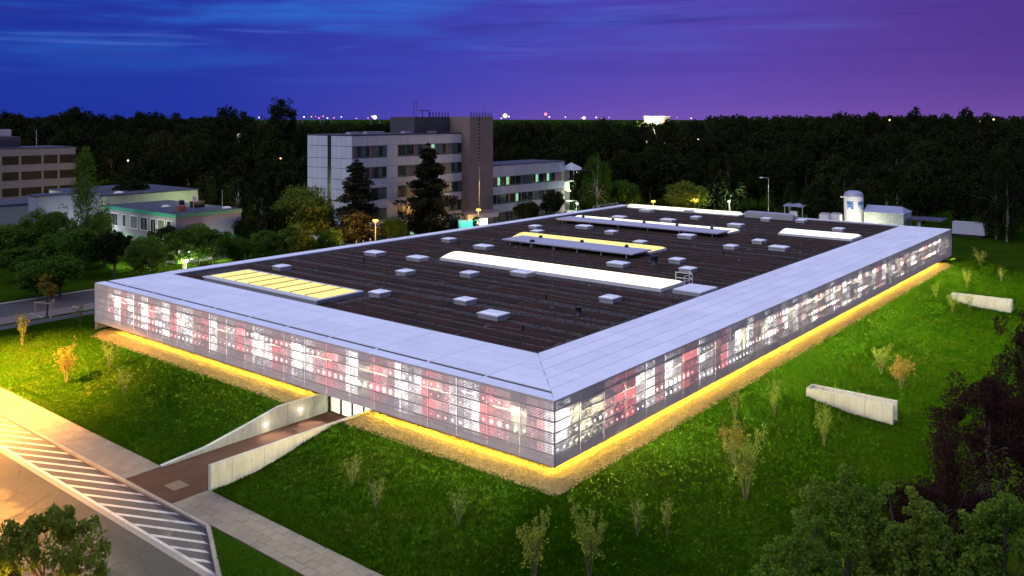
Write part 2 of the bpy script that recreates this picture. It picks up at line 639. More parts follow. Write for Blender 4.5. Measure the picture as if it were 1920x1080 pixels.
worn_road = make_rough_road()
clad = plain('office_cladding', (0.49, 0.475, 0.455), 0.7, var=0.16, scale=0.5, obj_var=0.05)
clad_cool = plain('office_cladding_dimmed', (0.42, 0.43, 0.50), 0.7, var=0.12, scale=0.5, obj_var=0.04)  # office cladding with the end wall's dim bluish light put into the colour
core_conc = plain('core_concrete', (0.18, 0.135, 0.115), 0.85, var=0.25, scale=0.6)
far_clad = plain('far_cladding', (0.20, 0.195, 0.21), 0.8, var=0.15)
joint_dark = plain('joint_dark', (0.06, 0.055, 0.055), 0.9)
win_frame = plain('window_frame_green', (0.05, 0.11, 0.08), 0.5)
win_post = plain('window_post_red', (0.34, 0.13, 0.08), 0.6)
frame_white = plain('frame_white', (0.62, 0.62, 0.60), 0.5)
roof_dark = plain('roof_felt', (0.030, 0.033, 0.060), 0.8, var=0.2)
green_trim = plain('green_fascia', (0.03, 0.22, 0.15), 0.5)
lilac_wall = plain('lilac_render', (0.21, 0.20, 0.25), 0.85, var=0.12, scale=0.6)
cream_wall = plain('cream_render', (0.36, 0.36, 0.27), 0.85, var=0.12, scale=0.6)
tank_white = plain('tank_white', (0.78, 0.77, 0.72), 0.45, var=0.06)
tank_blue = plain('tank_blue', (0.03, 0.16, 0.42), 0.4)
shed_grey = plain('shed_sheet', (0.50, 0.55, 0.48), 0.5, 0.2, var=0.08)
shed_roof = plain('shed_roof', (0.30, 0.31, 0.42), 0.5, 0.3)
solar = plain('solar_panel', (0.06, 0.06, 0.11), 0.3)
galv = plain('galvanised', (0.45, 0.45, 0.46), 0.5, 0.6, var=0.1)
light_wall = plain('light_wall', (0.62, 0.60, 0.50), 0.7)
teal = plain('teal_panel', (0.02, 0.45, 0.36), 0.5)


def make_glass(name, tint, rough=0.06):
    m, N, out = mat_base(name)
    pos = N.node('ShaderNodeNewGeometry').outputs['Position']
    n = N.noise(pos, 0.7, 2.0)
    f = N.m('MULTIPLY_ADD', n, 1.0, 0.5)
    col = N.mix(1.0, tint, N.xyz(f, f, f), 'MULTIPLY')
    N.link(pbsdf(N, col, rough, 0.0, 0.7), out.inputs[0])
    return m


glass_dark = make_glass('glass_dark', (0.012, 0.020, 0.018), 0.25)
glass_far = plain('glass_far', (0.010, 0.012, 0.014), 0.5, spec=0.15)
glass_blind = make_glass('glass_blind', (0.07, 0.085, 0.08), 0.3)
win_lit = glow('window_lit_green', (0.45, 1.0, 0.60), 0.55, 0.5, 1.5)
win_warm = glow('window_lit_warm', (1.0, 0.95, 0.80), 1.6, 0.3, 1.5)
clear_m, CN, cout = mat_base('door_glass')
_t = CN.node('ShaderNodeBsdfTransparent'); _t.inputs[0].default_value = (0.92, 0.95, 0.93, 1)
_g = CN.node('ShaderNodeBsdfGlossy'); _g.inputs['Roughness'].default_value = 0.05
_x = CN.node('ShaderNodeMixShader'); _x.inputs[0].default_value = 0.08
CN.link(_t.outputs[0], _x.inputs[1]); CN.link(_g.outputs[0], _x.inputs[2]); CN.link(_x.outputs[0], cout.inputs[0])
door_glass = clear_m
sodium = glow('sodium_bulb', (1.0, 0.55, 0.08), 4.0)
sodium_far = glow('sodium_far', (1.0, 0.62, 0.25), 3.0)
white_bulb = glow('white_bulb', (0.85, 1.0, 0.75), 5.0)
white_far = glow('white_far', (1.0, 0.86, 0.90), 3.0)
red_far = glow('red_far', (1.0, 0.18, 0.16), 2.5)

# ------------------------------------------------------------------ terrain
BX, BY = 107.6, 61.6           # hall footprint: x 0..BX, y 0..BY
ZB, ZT = 2.3, 6.5              # underside and top of the hall
M = 1.5                        # top of the mound
W0, W1 = 18.85, 24.62          # entrance cutting between these y
_px = np.array([-1e4, 2.4, 5.0, 7.0, 9.4, 12.6, 1e4])
_pz = np.array([M, M, 1.02, 0.55, 0.16, 0.0, 0.0])


def height(x, y):
    x = np.asarray(x, float); y = np.asarray(y, float)
    d = np.maximum(np.maximum(-x, x - BX), np.maximum(-y, y - BY))
    z = np.interp(d, _px, _pz)
    wob = 0.05 * np.sin(x * 0.31 + y * 0.17) + 0.04 * np.sin(x * 0.13 - y * 0.41 + 1.0)
    far = np.clip((d - 3) / 4, 0, 1) * np.where(x < -11.5, 0, 1) * np.where(y > 70, 0, 1)
    z = z + wob * far
    street = (x < -12.58) & (y < 74)
    back = (y > 75.4) & (y < 91.2) & (x > -80) & (x < 170)
    return np.where(street | back, -0.30, z)


xs = np.unique(np.round(np.concatenate([[-8000, -2500, -900, -300, -120, -60, -30, -20, -15.3, -12.62, -12.56, -1.9, 8.0, 12],
                                        np.arange(-12, 22, 0.75), np.arange(22, 112, 2.0), [118, 125, 135, 150, 169.9, 170.1, 200, 300, 600, 1500, 4000, 9000]]), 3))
ys = np.unique(np.round(np.concatenate([[-8000, -2500, -900, -300, -120, -70, -45, -35], np.arange(-30, 1, 0.75), np.arange(1, 74, 1.5), [W0, W1, 73.95, 74.05, 75.35, 75.45, 91.15, 91.25, 100, 130, 180, 260, 400, 800, 2000, 5000, 9000]]), 3))
X, Y = np.meshgrid(xs, ys, indexing='ij')
Z = height(X, Y)
nx, ny = len(xs), len(ys)
idx = np.arange(nx * ny).reshape(nx, ny)
quads = np.stack([idx[:-1, :-1], idx[1:, :-1], idx[1:, 1:], idx[:-1, 1:]], -1).reshape(-1, 4)
qx = (X[:-1, :-1] + X[1:, 1:]).ravel() / 2
qy = (Y[:-1, :-1] + Y[1:, 1:]).ravel() / 2
keep = ~((qx > -12.6) & (qx < 8.0) & (qy > W0) & (qy < W1))
terrain = link('ground', np_mesh('ground', np.stack([X, Y, Z], -1).reshape(-1, 3), quads[keep], lawn_mat, smooth=False))
tag(terrain, kind='structure')

# grass blades over the lawn in view
rg = np.random.default_rng(5)


def tufts(n, x0, x1, y0, y1, hgt, wid):
    n = int(n * 1.7)
    x = rg.uniform(x0, x1, n); y = rg.uniform(y0, y1, n)
    d = np.maximum(np.maximum(-x, x - BX), np.maximum(-y, y - BY))
    edge = np.where(x < 0, 1.75, 1.4)
    grav = (d < edge + rg.uniform(-0.25, 0.15, n)) & (y < 58.4) & (x < 102.3)
    ok = (d > 0.2) & ~grav & ~((y > W0 - 0.35) & (y < W1 + 0.35) & (x < 3)) & (x > -12.55)
    x, y = x[ok], y[ok]
    z = height(x, y) - 0.02
    n = len(x)
    B = 5
    x = np.repeat(x, B); y = np.repeat(y, B); z = np.repeat(z, B)
    k = n * B
    a = rg.uniform(0, 2 * np.pi, k)
    L = hgt * rg.uniform(0.5, 1.3, k); w = wid * rg.uniform(0.6, 1.3, k)
    ox, oy = rg.normal(0, 0.07, k), rg.normal(0, 0.07, k)
    lean = rg.uniform(0.2, 0.9, k)
    la = rg.uniform(0, 2 * np.pi, k)
    bx, by = x + ox, y + oy
    p0 = np.stack([bx - np.cos(a) * w, by - np.sin(a) * w, z], -1)
    p1 = np.stack([bx + np.cos(a) * w, by + np.sin(a) * w, z], -1)
    p2 = np.stack([bx + np.cos(la) * L * lean, by + np.sin(la) * L * lean, z + L], -1)
    v = np.stack([p0, p1, p2], 1).reshape(-1, 3)
    return v, np.arange(k * 3).reshape(-1, 3)


parts = [tufts(26000, -12.55, -1.2, -14, 61.5, 0.17, 0.028), tufts(30000, -12, 40, -20, -1.1, 0.17, 0.028),
         tufts(18000, 40, 112, -20, -0.8, 0.2, 0.045), tufts(5000, -12.5, 14, 61.7, 75, 0.18, 0.03)]
off = 0; vv = []; ff = []
for v, f in parts:
    vv.append(v); ff.append(f + off); off += len(v)
o = link('grass', np_mesh('grass', np.concatenate(vv), np.concatenate(ff), blade_mat))
tag(o, 'short green grass on the sloping lawn round the hall', 'grass', kind='stuff')

# gravel strip under the overhanging edge
gr = MB()
gr.prism([(-1.9, -1.5), (1.5, -1.5), (1.5, W0 - 0.25), (-1.9, W0 - 0.25)], M - 0.2, M + 0.03)
gr.prism([(-1.9, W1 + 0.3), (1.5, W1 + 0.3), (1.5, 60.6), (0.2, 60.4), (-1.9, 58.6)], M - 0.2, M + 0.03)
gr.prism([(1.5, -1.5), (102.6, -1.3), (104.5, 0.2), (104.5, 1.5), (1.5, 1.5)], M - 0.2, M + 0.028)
tag(gr.build('gravel_strip', strip_gravel), kind='structure')
n = 30000
side = rg.random(n) < 0.42
gx_ = np.where(side, rg.uniform(-1.95, 0.4, n), rg.uniform(-1.9, 102.6, n))
gy_ = np.where(side, rg.uniform(-1.5, 58.6, n), rg.uniform(-1.55, 0.4, n))
ok = ~((gy_ > W0 - 0.35) & (gy_ < W1 + 0.35)) & ((gx_ > -1.95 + np.clip(gy_ - 57, 0, 3) * 0.3))
gx_, gy_ = gx_[ok], gy_[ok]
n = len(gx_)
sz = rg.uniform(0.025, 0.06, n)
octv = np.array([[1, 0, 0], [0, 1, 0], [-1, 0, 0], [0, -1, 0], [0, 0, .7], [0, 0, -.7]])
octf = np.array([[0, 1, 4], [1, 2, 4], [2, 3, 4], [3, 0, 4]])
ang = rg.uniform(0, 6.28, n)
c_, s_ = np.cos(ang), np.sin(ang)
vx = octv[None, :, 0] * c_[:, None] - octv[None, :, 1] * s_[:, None]
vy = octv[None, :, 0] * s_[:, None] + octv[None, :, 1] * c_[:, None]
V = np.stack([gx_[:, None] + vx * sz[:, None], gy_[:, None] + vy * sz[:, None], M + 0.035 + octv[None, :, 2] * sz[:, None]], -1)
Fc = (octf[None] + (np.arange(n) * 6)[:, None, None]).reshape(-1, 3)
o = link('gravel', np_mesh('gravel', V.reshape(-1, 3), Fc, stone_mat))
tag(o, 'loose gravel stones in the strip under the hall edge', 'gravel', kind='stuff')

# ------------------------------------------------------------------ street and pavement in front
road = MB().prism([(-90, -60), (-18.05, -60), (-18.05, 74), (-90, 74)], -0.29, -0.13).build('road', worn_road)
tag(road, kind='structure')
bay = MB().prism([(-18.05, 9.0), (-15.45, 14.3), (-15.45, 74), (-18.05, 74)], -0.29, -0.126).build('hatched_bay', asphalt)
tag(bay, kind='structure')
MB().box(-18.12, -17.92, 9.2, 74, -0.124, -0.120).build('edge_line', paint, bay)
for k in range(18):
    yl = 48.2 - k * 2.16                        # where the stripe meets the long edge line
    xl, xr = -17.9, -15.52
    sl = -2.15
    w = 0.55
    yr = yl + sl * (xr - xl)
    pts = [(xl, yl), (xr, yr), (xr, yr + w), (xl, yl + w)]
    if yr < 14.0:                               # cut by the slanting kerb at the end of the bay
        xe = -17.95 + (yl + 0.3 - 9.0) * 0.36
        xr = min(xr, xl + max(0.4, (yl - 9.6) / (2.15 + 1.96) * 1.0))
        yr = yl + sl * (xr - xl)
        pts = [(xl, yl), (xr, yr), (xr, yr + w), (xl, yl + w)]
    MB().poly([(a, b, -0.121) for a, b in pts]).build('painted_stripe', paint, bay)
MB().box(-18.5, -18.13, -20, 74, -0.2, -0.118).build('gutter', kerb_mat, road)

pav = MB().prism([(-15.2, -60), (-12.6, -60), (-12.6, W0 - 0.05), (-15.2, W0 - 0.05)], -0.29, -0.03)
pav.prism([(-15.2, W1 + 0.02), (-12.6, W1 + 0.02), (-12.6, 74), (-15.2, 74)], -0.29, -0.03)
pavement = tag(pav.build('pavement', bedding), kind='structure')
slab_me = MB().box(-.32, .32, -.44, .44, -.04, .04).mesh('slab', slab_mat)
slab_half = MB().box(-.32, .32, -.215, .215, -.04, .04).mesh('slab_half', slab_mat)
for (a0, a1) in ((-4.0, W0 - 0.1), (W1 + 0.08, 63.0)):
    for i in range(4):
        xk = -15.2 + 0.325 + i * 0.65
        yk = a0
        if i % 2:                               # every other row starts with a half slab
            o = link('paving_slab', slab_half, pavement, (xk, yk + 0.225, -0.005))
            yk += 0.45
        while yk + 0.9 <= a1 + 0.01:
            link('paving_slab', slab_me, pavement, (xk, yk + 0.45, -0.005 + rnd.uniform(-.005, .005)))
            yk += 0.9
        if a1 - yk > 0.2:
            o = link('paving_slab', slab_me, pavement, (xk, (yk + a1) / 2, -0.005))
            o.scale = (1, (a1 - yk - 0.02) / 0.88, 1)
far_sl = MB()
for i in range(4):
    far_sl.box(-15.19 + i * 0.65, -14.56 + i * 0.65, 63.5, 73.9, -0.03, 0.03)
    far_sl.box(-15.19 + i * 0.65, -14.56 + i * 0.65, -30, -4.2, -0.03, 0.03)
tag(far_sl.build('far_slabs', slab_mat, pavement), kind='stuff')
for k in range(60):
    y0 = 14.4 + k * 1.0
    box('kerb_stone', -15.45, -15.21, y0, y0 + 0.98, -0.28, 0.025, kerb_mat, pavement)
for k in range(6):                              # slanting kerb at the end of the hatched bay
    a = Vector((-15.33, 14.35)); b = Vector((-18.1, 8.75))
    p = a.lerp(b, k / 6); q = a.lerp(b, (k + 0.97) / 6)
    d = (q - p).normalized(); nrm = Vector((d.y, -d.x)) * 0.12
    MB().prism([tuple(p + nrm), tuple(p - nrm), tuple(q - nrm), tuple(q + nrm)], -0.28, 0.02).build('kerb_stone', kerb_mat, pavement)
verge = MB().prism([(-15.25, 14.2), (-15.25, -60), (-18.0, -60), (-18.0, 8.9)], -0.28, 0.0).build('verge', lawn_mat)
tag(verge, kind='structure')
n = 5200
vx_ = rg.uniform(-18, -15.3, n); vy_ = rg.uniform(-6, 14, n)
ok = vy_ < 8.9 + (vx_ + 18) * 1.95
vx_, vy_ = vx_[ok], vy_[ok]
k = len(vx_)
a = rg.uniform(0, 6.28, k); L = rg.uniform(.06, .15, k)
p0 = np.stack([vx_ - np.cos(a) * .02, vy_ - np.sin(a) * .02, 0 * a - .01], -1)
p1 = np.stack([vx_ + np.cos(a) * .02, vy_ + np.sin(a) * .02, 0 * a - .01], -1)
p2 = np.stack([vx_ + rg.normal(0, .05, k), vy_ + rg.normal(0, .05, k), L], -1)
o = link('verge_grass', np_mesh('verge_grass', np.stack([p0, p1, p2], 1).reshape(-1, 3), np.arange(3 * k).reshape(-1, 3), blade_mat))
tag(o, 'grass on the small verge between pavement and road', 'grass', kind='stuff')

# entrance path, retaining walls, bulkhead lights, glass doors
ep = MB().prism([(-15.2, W0 - 0.02), (2.6, W0 - 0.02), (2.6, W1), (-15.2, W1)], -0.28, 0.012).build('entrance_path', asphalt_brown)
tag(ep, kind='structure')
MB().box(-14.1, -13.0, 20.4, 21.7, 0.0, 0.018).build('utility_cover', plain('cover_rust', (0.085, 0.055, 0.045), 0.9), ep)
lw = MB().profile_xz([(-12.6, -0.25), (6, -0.25), (6, 1.66), (-2.9, 1.68), (-5.0, 1.22), (-7.0, 0.80), (-9.3, 0.36), (-12.6, 0.10)], W1 + 0.002, W1 + 0.3).build('retaining_wall', concrete)
tag(lw, 'sloping concrete retaining wall with two bulkhead lights beside the entrance path', 'wall', 'retaining walls of the entrance path')
rw = MB().profile_xz([(-12.6, -0.25), (6, -0.25), (6, 1.62), (-2.2, 1.62), (-12.6, 1.66)], W0 - 0.32, W0 - 0.022).build('retaining_wall', concrete)
tag(rw, 'level topped concrete retaining wall rising from the pavement beside the entrance path', 'wall', 'retaining walls of the entrance path')
for lx, lz in ((-0.9, 0.92), (-4.15, 0.62)):
    o = MB().lathe([(0.0, 0.0), (0.10, 0.0), (0.10, 0.05), (0.07, 0.07), (0.0, 0.075)], 14).build('bulkhead_light', glow('bulkhead_glow%d' % int(abs(lx)), (1.0, 0.93, 0.75), 14.0), lw)
    o.matrix_parent_inverse = Matrix.Identity(4)
    o.location = (lx, W1 - 0.002, lz)
    o.rotation_euler = (math.radians(90), 0, 0)
    point_light('bulkhead_lamp', (lx, W1 - 0.4, lz), 14, (1.0, 0.86, 0.62), lw, 0.1)
    sp_ = point_light('path_spot', (lx - 0.2, W1 - 0.35, 1.5), 3500, (1.0, 0.84, 0.60), lw, 0.1, 75)
    sp_.rotation_euler = (math.radians(-38), 0, 0)

# ------------------------------------------------------------------ the hall
hall = empty('flat_roofed_hall', (BX / 2, BY / 2, M), 'long flat roofed hall clad in perforated metal panels glowing white and red', 'building')
NF, NR, PW, RH = 22, 38, 2.8, 0.7
pr = BX / NR
far_panels = MB()
count = 0
for i in range(NF):
    for r in range(6):
        y0 = i * PW; z0 = ZB + r * RH
        box('facade_panel', -0.02, -0.012, y0 + 0.012, y0 + PW - 0.012, z0 + 0.012, z0 + RH - 0.012, perforated, hall)
        count += 1
for i in range(NR):
    for r in range(6):
        x0 = i * pr; z0 = ZB + r * RH
        if count < 300:
            box('facade_panel', x0 + 0.012, x0 + pr - 0.012, -0.02, -0.012, z0 + 0.012, z0 + RH - 0.012, perforated, hall)
            count += 1
        else:
            far_panels.box(x0 + 0.012, x0 + pr - 0.012, -0.02, -0.012, z0 + 0.012, z0 + RH - 0.012)
tag(far_panels.build('far_facade_panels', perforated, hall), kind='stuff')
for r in range(7):  # rails and posts added behind the joints to stop bay light leaking through
    zr = ZB + r * RH
    za, zb2 = max(zr - 0.035, ZB + 0.025), min(zr + 0.035, ZT - 0.17)
    box('leak_stop_rail', 0.024, 0.055, 0.06, BY - 0.3, za, zb2, dark_metal, hall)
    box('leak_stop_rail', 0.06, BX - 0.3, 0.024, 0.055, za, zb2, dark_metal, hall)
for i in range(1, NF):
    box('leak_stop_post', 0.056, 0.085, i * PW - 0.03, i * PW + 0.03, ZB + 0.025, ZT - 0.17, trim_metal, hall)
for i in range(1, NR):
    box('leak_stop_post', i * pr - 0.03, i * pr + 0.03, 0.056, 0.085, ZB + 0.025, ZT - 0.17, trim_metal, hall)
box('corner_trim', -0.035, 0.03, -0.035, 0.03, ZB - 0.01, ZT - 0.06, trim_metal, hall)
box('corner_trim', -0.03, 0.03, BY, BY + 0.06, ZB - 0.01, ZT - 0.06, trim_metal, hall)
box('corner_trim', BX, BX + 0.06, -0.03, 0.03, ZB - 0.01, ZT - 0.06, trim_metal, hall)
box('back_wall', BX - 0.2, BX, 0.3, BY - 0.2, M - 0.1, ZT - 0.1, far_clad, hall)
box('side_wall', 0.0, BX - 0.3, BY - 0.2, BY - 0.02, M - 0.1, ZT - 0.25, far_clad, hall)
# plinth and underside
pl = MB()
pl.box(1.5, 1.7, 1.5, W0 - 0.3, M - 0.2, ZB - 0.03).box(1.5, 1.7, W1 + 0.3, BY - 0.5, M - 0.2, ZB - 0.03).box(1.7, BX - 0.4, 1.5, 1.7, M - 0.2, ZB - 0.03)
pl.build('plinth', inner_dark, hall)
MB().box(0.04, BX - 0.25, 0.04, BY - 0.25, ZB - 0.03, ZB + 0.02).build('soffit', light_wall, hall)
# inner wall with the backlit bays, 0.75 m behind the perforated skin
MB().box(0.80, 0.95, 0.95, BY - 0.3, ZB + 0.03, ZT - 0.2).box(0.95, BX - 0.3, 0.80, 0.95, ZB + 0.03, ZT - 0.2).build('inner_wall', inner_pale, hall)
bm = {'W': bay_white, 'w': bay_pale, 'R': bay_red, 'r': bay_pink}
seqF = 'wrdrRWwrRwWrRdWrRrwWrRwWrRwrWRrWwRWwRWrWRWrw'
seqR = 'WWdddrRRwWrWwRRWwrRwWdWrdWwrWdWrwdWRdwWrdWWrdWrwdWRrWdwWrdWRwdWWrdWRdWrWwWw'
for k, ch in enumerate(seqF):
    if ch == 'd': continue
    y0 = k * 1.4
    if y0 + 1.4 > BY - 0.4: break
    box('backlit_bay', 0.76, 0.795, max(y0 + 0.02, 0.8), y0 + 1.38, ZB + 0.15, ZT - 0.45, bm[ch], hall)
    if ch == 'W' and k % 2:
        box('lamp_tube', 0.45, 0.50, y0 + 0.1, y0 + 1.3, ZT - 1.15, ZT - 1.10, tube_glow, hall)
for k, ch in enumerate(seqR):
    if ch == 'd': continue
    x0 = k * 1.4
    if x0 + 1.4 > BX - 0.4: break
    box('backlit_bay', max(x0 + 0.02, 0.8), x0 + 1.38, 0.76, 0.795, ZB + 0.15, ZT - 0.35, bm[ch], hall)
    if ch == 'W' and k % 2:
        box('lamp_tube', x0 + 0.1, x0 + 1.3, 0.45, 0.50, ZT - 0.95, ZT - 0.90, tube_glow, hall)
# warm strip lights under the overhang
def strip_light(x0, x1, y0, y1, watts):
    o = box('strip_light', x0, x1, y0, y1, ZB - 0.075, ZB - 0.035, dark_metal, hall)
    d = bpy.data.lights.new('strip_lamp', 'AREA')
    d.shape = 'RECTANGLE'
    d.size = x1 - x0; d.size_y = y1 - y0
    d.energy = watts * max(x1 - x0, y1 - y0)
    d.color = (1.0, 0.73, 0.13)
    l = bpy.data.objects.new('strip_lamp', d)
    COL.objects.link(l)
    l.location = ((x0 + x1) / 2, (y0 + y1) / 2, ZB - 0.11)
    tilt = math.radians(76)                     # the strips are turned outwards, over the gravel and the lawn
    l.rotation_euler = (0, tilt, 0) if x1 - x0 < 1 else (-tilt, 0, 0)
    attach(l, hall)
LEDW = 140.0
for (a, b) in ((1.4, 9.3), (9.4, 18.3), (25.2, 36.5), (36.6, 47.5), (47.6, 58.0)):
    strip_light(1.20, 1.32, a, b, LEDW)
for k in range(8):
    strip_light(0.45 + k * 12.8, 0.45 + k * 12.8 + 12.7, 1.20, 1.32, LEDW)

# luminaires behind the top of the skin, throwing light through the holes onto the lawn
def wash_lamp(x, y, along, watts):
    if along == 'y':
        f = box('wash_luminaire', x - 0.04, x + 0.12, y - 1.5, y + 1.5, ZT - 0.95, ZT - 0.80, trim_metal, hall)
    else:
        f = box('wash_luminaire', x - 1.5, x + 1.5, y - 0.04, y + 0.12, ZT - 0.95, ZT - 0.80, trim_metal, hall)
    d = bpy.data.lights.new('wash_lamp', 'AREA')
    d.shape = 'RECTANGLE'
    d.size = 0.4 if along == 'y' else 3.0
    d.size_y = 3.0 if along == 'y' else 0.4
    d.energy = watts; d.color = (1.0, 0.93, 0.62)
    l = bpy.data.objects.new('wash_lamp', d)
    COL.objects.link(l)
    l.location = (x - 0.1, y, ZT - 1.0) if along == 'y' else (x, y - 0.1, ZT - 1.0)
    tl = math.radians(31)
    l.rotation_euler = (0, tl, 0) if along == 'y' else (-tl, 0, 0)
    attach(l, hall)
for k in range(17):
    wash_lamp(3.2 + k * 6.3, 0.35, 'x', 20000)
for k in range(9):
    wash_lamp(0.35, 4.0 + k * 6.6, 'y', 7000)

# white roof cladding: eight metre band along the front, seven and a half along the long side
BWF, BWR = 8.05, 7.5
rows_f = [(0.0, 1.12), (1.46, 3.05), (3.05, 4.70), (4.70, 6.35), (6.35, BWF)]
zt0, zt1 = ZT - 0.05, ZT
def mitre_x(xx):      # y where the diagonal joint crosses
    return xx * BWR / BWF
for (a, b) in rows_f:
    y = BY
    k = 0
    while y > 0:
        L = 5.6 if k else 4.4
        y1 = y; y0 = y - L
        ylim = mitre_x(b)
        gp = 0.022
        if y0 <= ylim + 0.6:
            pts = [(a + gp, mitre_x(a) + gp), (b - gp, mitre_x(b) + gp), (b - gp, y1 - gp), (a + gp, y1 - gp)]
            MB().prism(pts, zt0, zt1 + 0.001).build('roof_panel', roof_metal, hall)
            break
        box('roof_panel', a + gp, b - gp, y0 + gp, y1 - gp, zt0, zt1, roof_metal, hall)
        y = y0; k += 1
rows_r = [(0.0, 1.6), (1.6, 3.1), (3.1, 4.6), (4.6, 6.05), (6.05, BWR)]
for (a, b) in rows_r:
    x = BX; k = 0
    while x > 0:
        L = 5.66
        x1 = x; x0 = x - L
        xlim = b * BWF / BWR
        gp = 0.022
        if x0 <= xlim + 0.6:
            pts = [(a * BWF / BWR + gp, a + gp), (x1 - gp, a + gp), (x1 - gp, b - gp), (b * BWF / BWR + gp, b - gp)]
            MB().prism(pts, zt0, zt1 + 0.001).build('roof_panel', roof_metal, hall)
            break
        box('roof_panel', x0 + gp, x1 - gp, a + gp, b - gp, zt0, zt1, roof_metal, hall)
        x = x0; k += 1
# deck under the cladding (seen in the joints) and the open slot along the front
MB().prism([(0.03, 0.03), (BX - 0.05, 0.03), (BX - 0.05, BWR - 0.02), (BWF - 0.02, BWR - 0.02), (BWF - 0.02, BY - 0.05), (0.03, BY - 0.05)], ZT - 0.16, ZT - 0.055).build('roof_deck', dark_metal, hall)
for k in range(11):
    y0 = 61.6 - 4.4 - k * 5.6
    if y0 > 3:
        box('slot_bracket', 1.13, 1.45, y0 - 0.09, y0 + 0.09, ZT - 0.05, ZT - 0.015, roof_metal, hall)
# parapets at the two far edges
for k in range(18):
    x0 = BWF + 0.02 + k * (BX - BWF - 0.04) / 18
    box('parapet_cap', x0 + 0.01, x0 + (BX - BWF - 0.04) / 18 - 0.01, BY - 1.75, BY + 0.04, ZT - 0.06, ZT + 0.03, roof_metal, hall)
box('parapet', BWF + 0.05, BX - 0.05, BY - 1.7, BY - 0.05, ZT - 0.4, ZT - 0.062, trim_metal, hall)
for k in range(9):
    y0 = BWR + 0.02 + k * (BY - 1.8 - BWR) / 9
    box('parapet_cap', BX - 0.8, BX + 0.06, y0 + 0.01, y0 + (BY - 1.8 - BWR) / 9 - 0.01, ZT - 0.06, ZT + 0.03, roof_metal, hall)
box('parapet', BX - 0.75, BX - 0.2, BWR + 0.05, BY - 1.8, ZT - 0.4, ZT - 0.062, trim_metal, hall)
# roof surface: gravel with long beds of sedum
ZR = ZT - 0.22
box('roof', BWF - 0.01, BX - 0.7, BWR - 0.01, BY - 1.65, ZR - 0.15, ZR, roof_gravel, hall)
bx_ = BWF + 1.0
r2 = random.Random(4)
while bx_ < BX - 2.5:
    w = r2.choice([0.7, 1.0, 1.3, 1.8])
    if 10.0 < bx_ < 14.6:
        ya, yb = BWR + 1.0, 33.0
    elif 34 < bx_ < 41:
        ya, yb = 45.0, BY - 2.6
    else:
        ya, yb = BWR + r2.uniform(0.7, 1.2), BY - 2.4 - r2.uniform(0, 0.6)
    segs = [(ya, yb)]
    if r2.random() < 0.55:
        c = r2.uniform(ya + 5, yb - 5); segs = [(ya, c - r2.uniform(.4, 1.5)), (c, yb)]
    for (p, q) in segs:
        # ragged outline so that the bed edge is not ruled
        m_ = MB(); nS = max(4, int((q - p) / 1.3))
        top = [(bx_ + r2.uniform(-.09, .09), p + (q - p) * t / nS) for t in range(nS + 1)]
        bot = [(bx_ + w + r2.uniform(-.09, .09), p + (q - p) * t / nS) for t in range(nS, -1, -1)]
        m_.prism([(a, b) for a, b in reversed(top + bot)], ZR - 0.02, ZR + 0.05)
        m_.build('sedum_bed', sedum, hall)
    bx_ += w + r2.choice([0.5, 0.7, 1.1, 1.6])

# small rooflights (kerb, upstand frame, dome lid)
kerb_c = {}
def rooflight(x, y, sx, sy):
    e = box('rooflight', x - sx / 2, x + sx / 2, y - sy / 2, y + sy / 2, ZR - 0.05, ZR + 0.42, galv, hall)
    box('lid_frame', x - sx / 2 - 0.07, x + sx / 2 + 0.07, y - sy / 2 - 0.07, y + sy / 2 + 0.07, ZR + 0.425, ZR + 0.53, frame_white, e)
    h = 0.10
    m_ = MB(); a, b = sx / 2 - 0.06, sy / 2 - 0.06; c, d = a - 0.22, b - 0.22
    z0, z1 = ZR + 0.531, ZR + 0.531 + h
    lo = [(x - a, y - b, z0), (x + a, y - b, z0), (x + a, y + b, z0), (x - a, y + b, z0)]
    hi = [(x - c, y - d, z1), (x + c, y - d, z1), (x + c, y + d, z1), (x - c, y + d, z1)]
    m_.poly(hi)
    for q in range(4):
        t = (q + 1) % 4
        m_.poly([lo[q], lo[t], hi[t], hi[q]])
    m_.build('dome', roof_metal, e)
SMALL = [(18.2, 53.4), (25.2, 39.7), (29.1, 33.3), (15.3, 33.1), (18.1, 24.0), (27.8, 13.6), (47.5, 53.8), (52.3, 19.4), (47.3, 15.3),
         (69.4, 39.9), (62.7, 30.8), (95.4, 38.7), (67.0, 19.0), (74.4, 18.1), (67.2, 53.1), (62.6, 49.2), (104.2, 44.6), (100.9, 28.0), (102.4, 22.4), (94.9, 13.6)]
LARGE = [(32.3, 52.8), (33.0, 45.6), (45.5, 45.4), (33.2, 28.8), (15.3, 18.0), (45.3, 23.6), (72.9, 28.8), (87.0, 49.4), (88.7, 40.6), (70.2, 13.5), (72.2, 46.9), (99.9, 51.4), (89.7, 28.6)]
for (x, y) in SMALL: rooflight(x, y, 1.55, 1.55)
for (x, y) in LARGE: rooflight(x, y, 1.7, 2.3)
box('rooflight', 104.2, 106.4, 24.6, 33.5, ZR, ZR + 1.0, galv, hall)

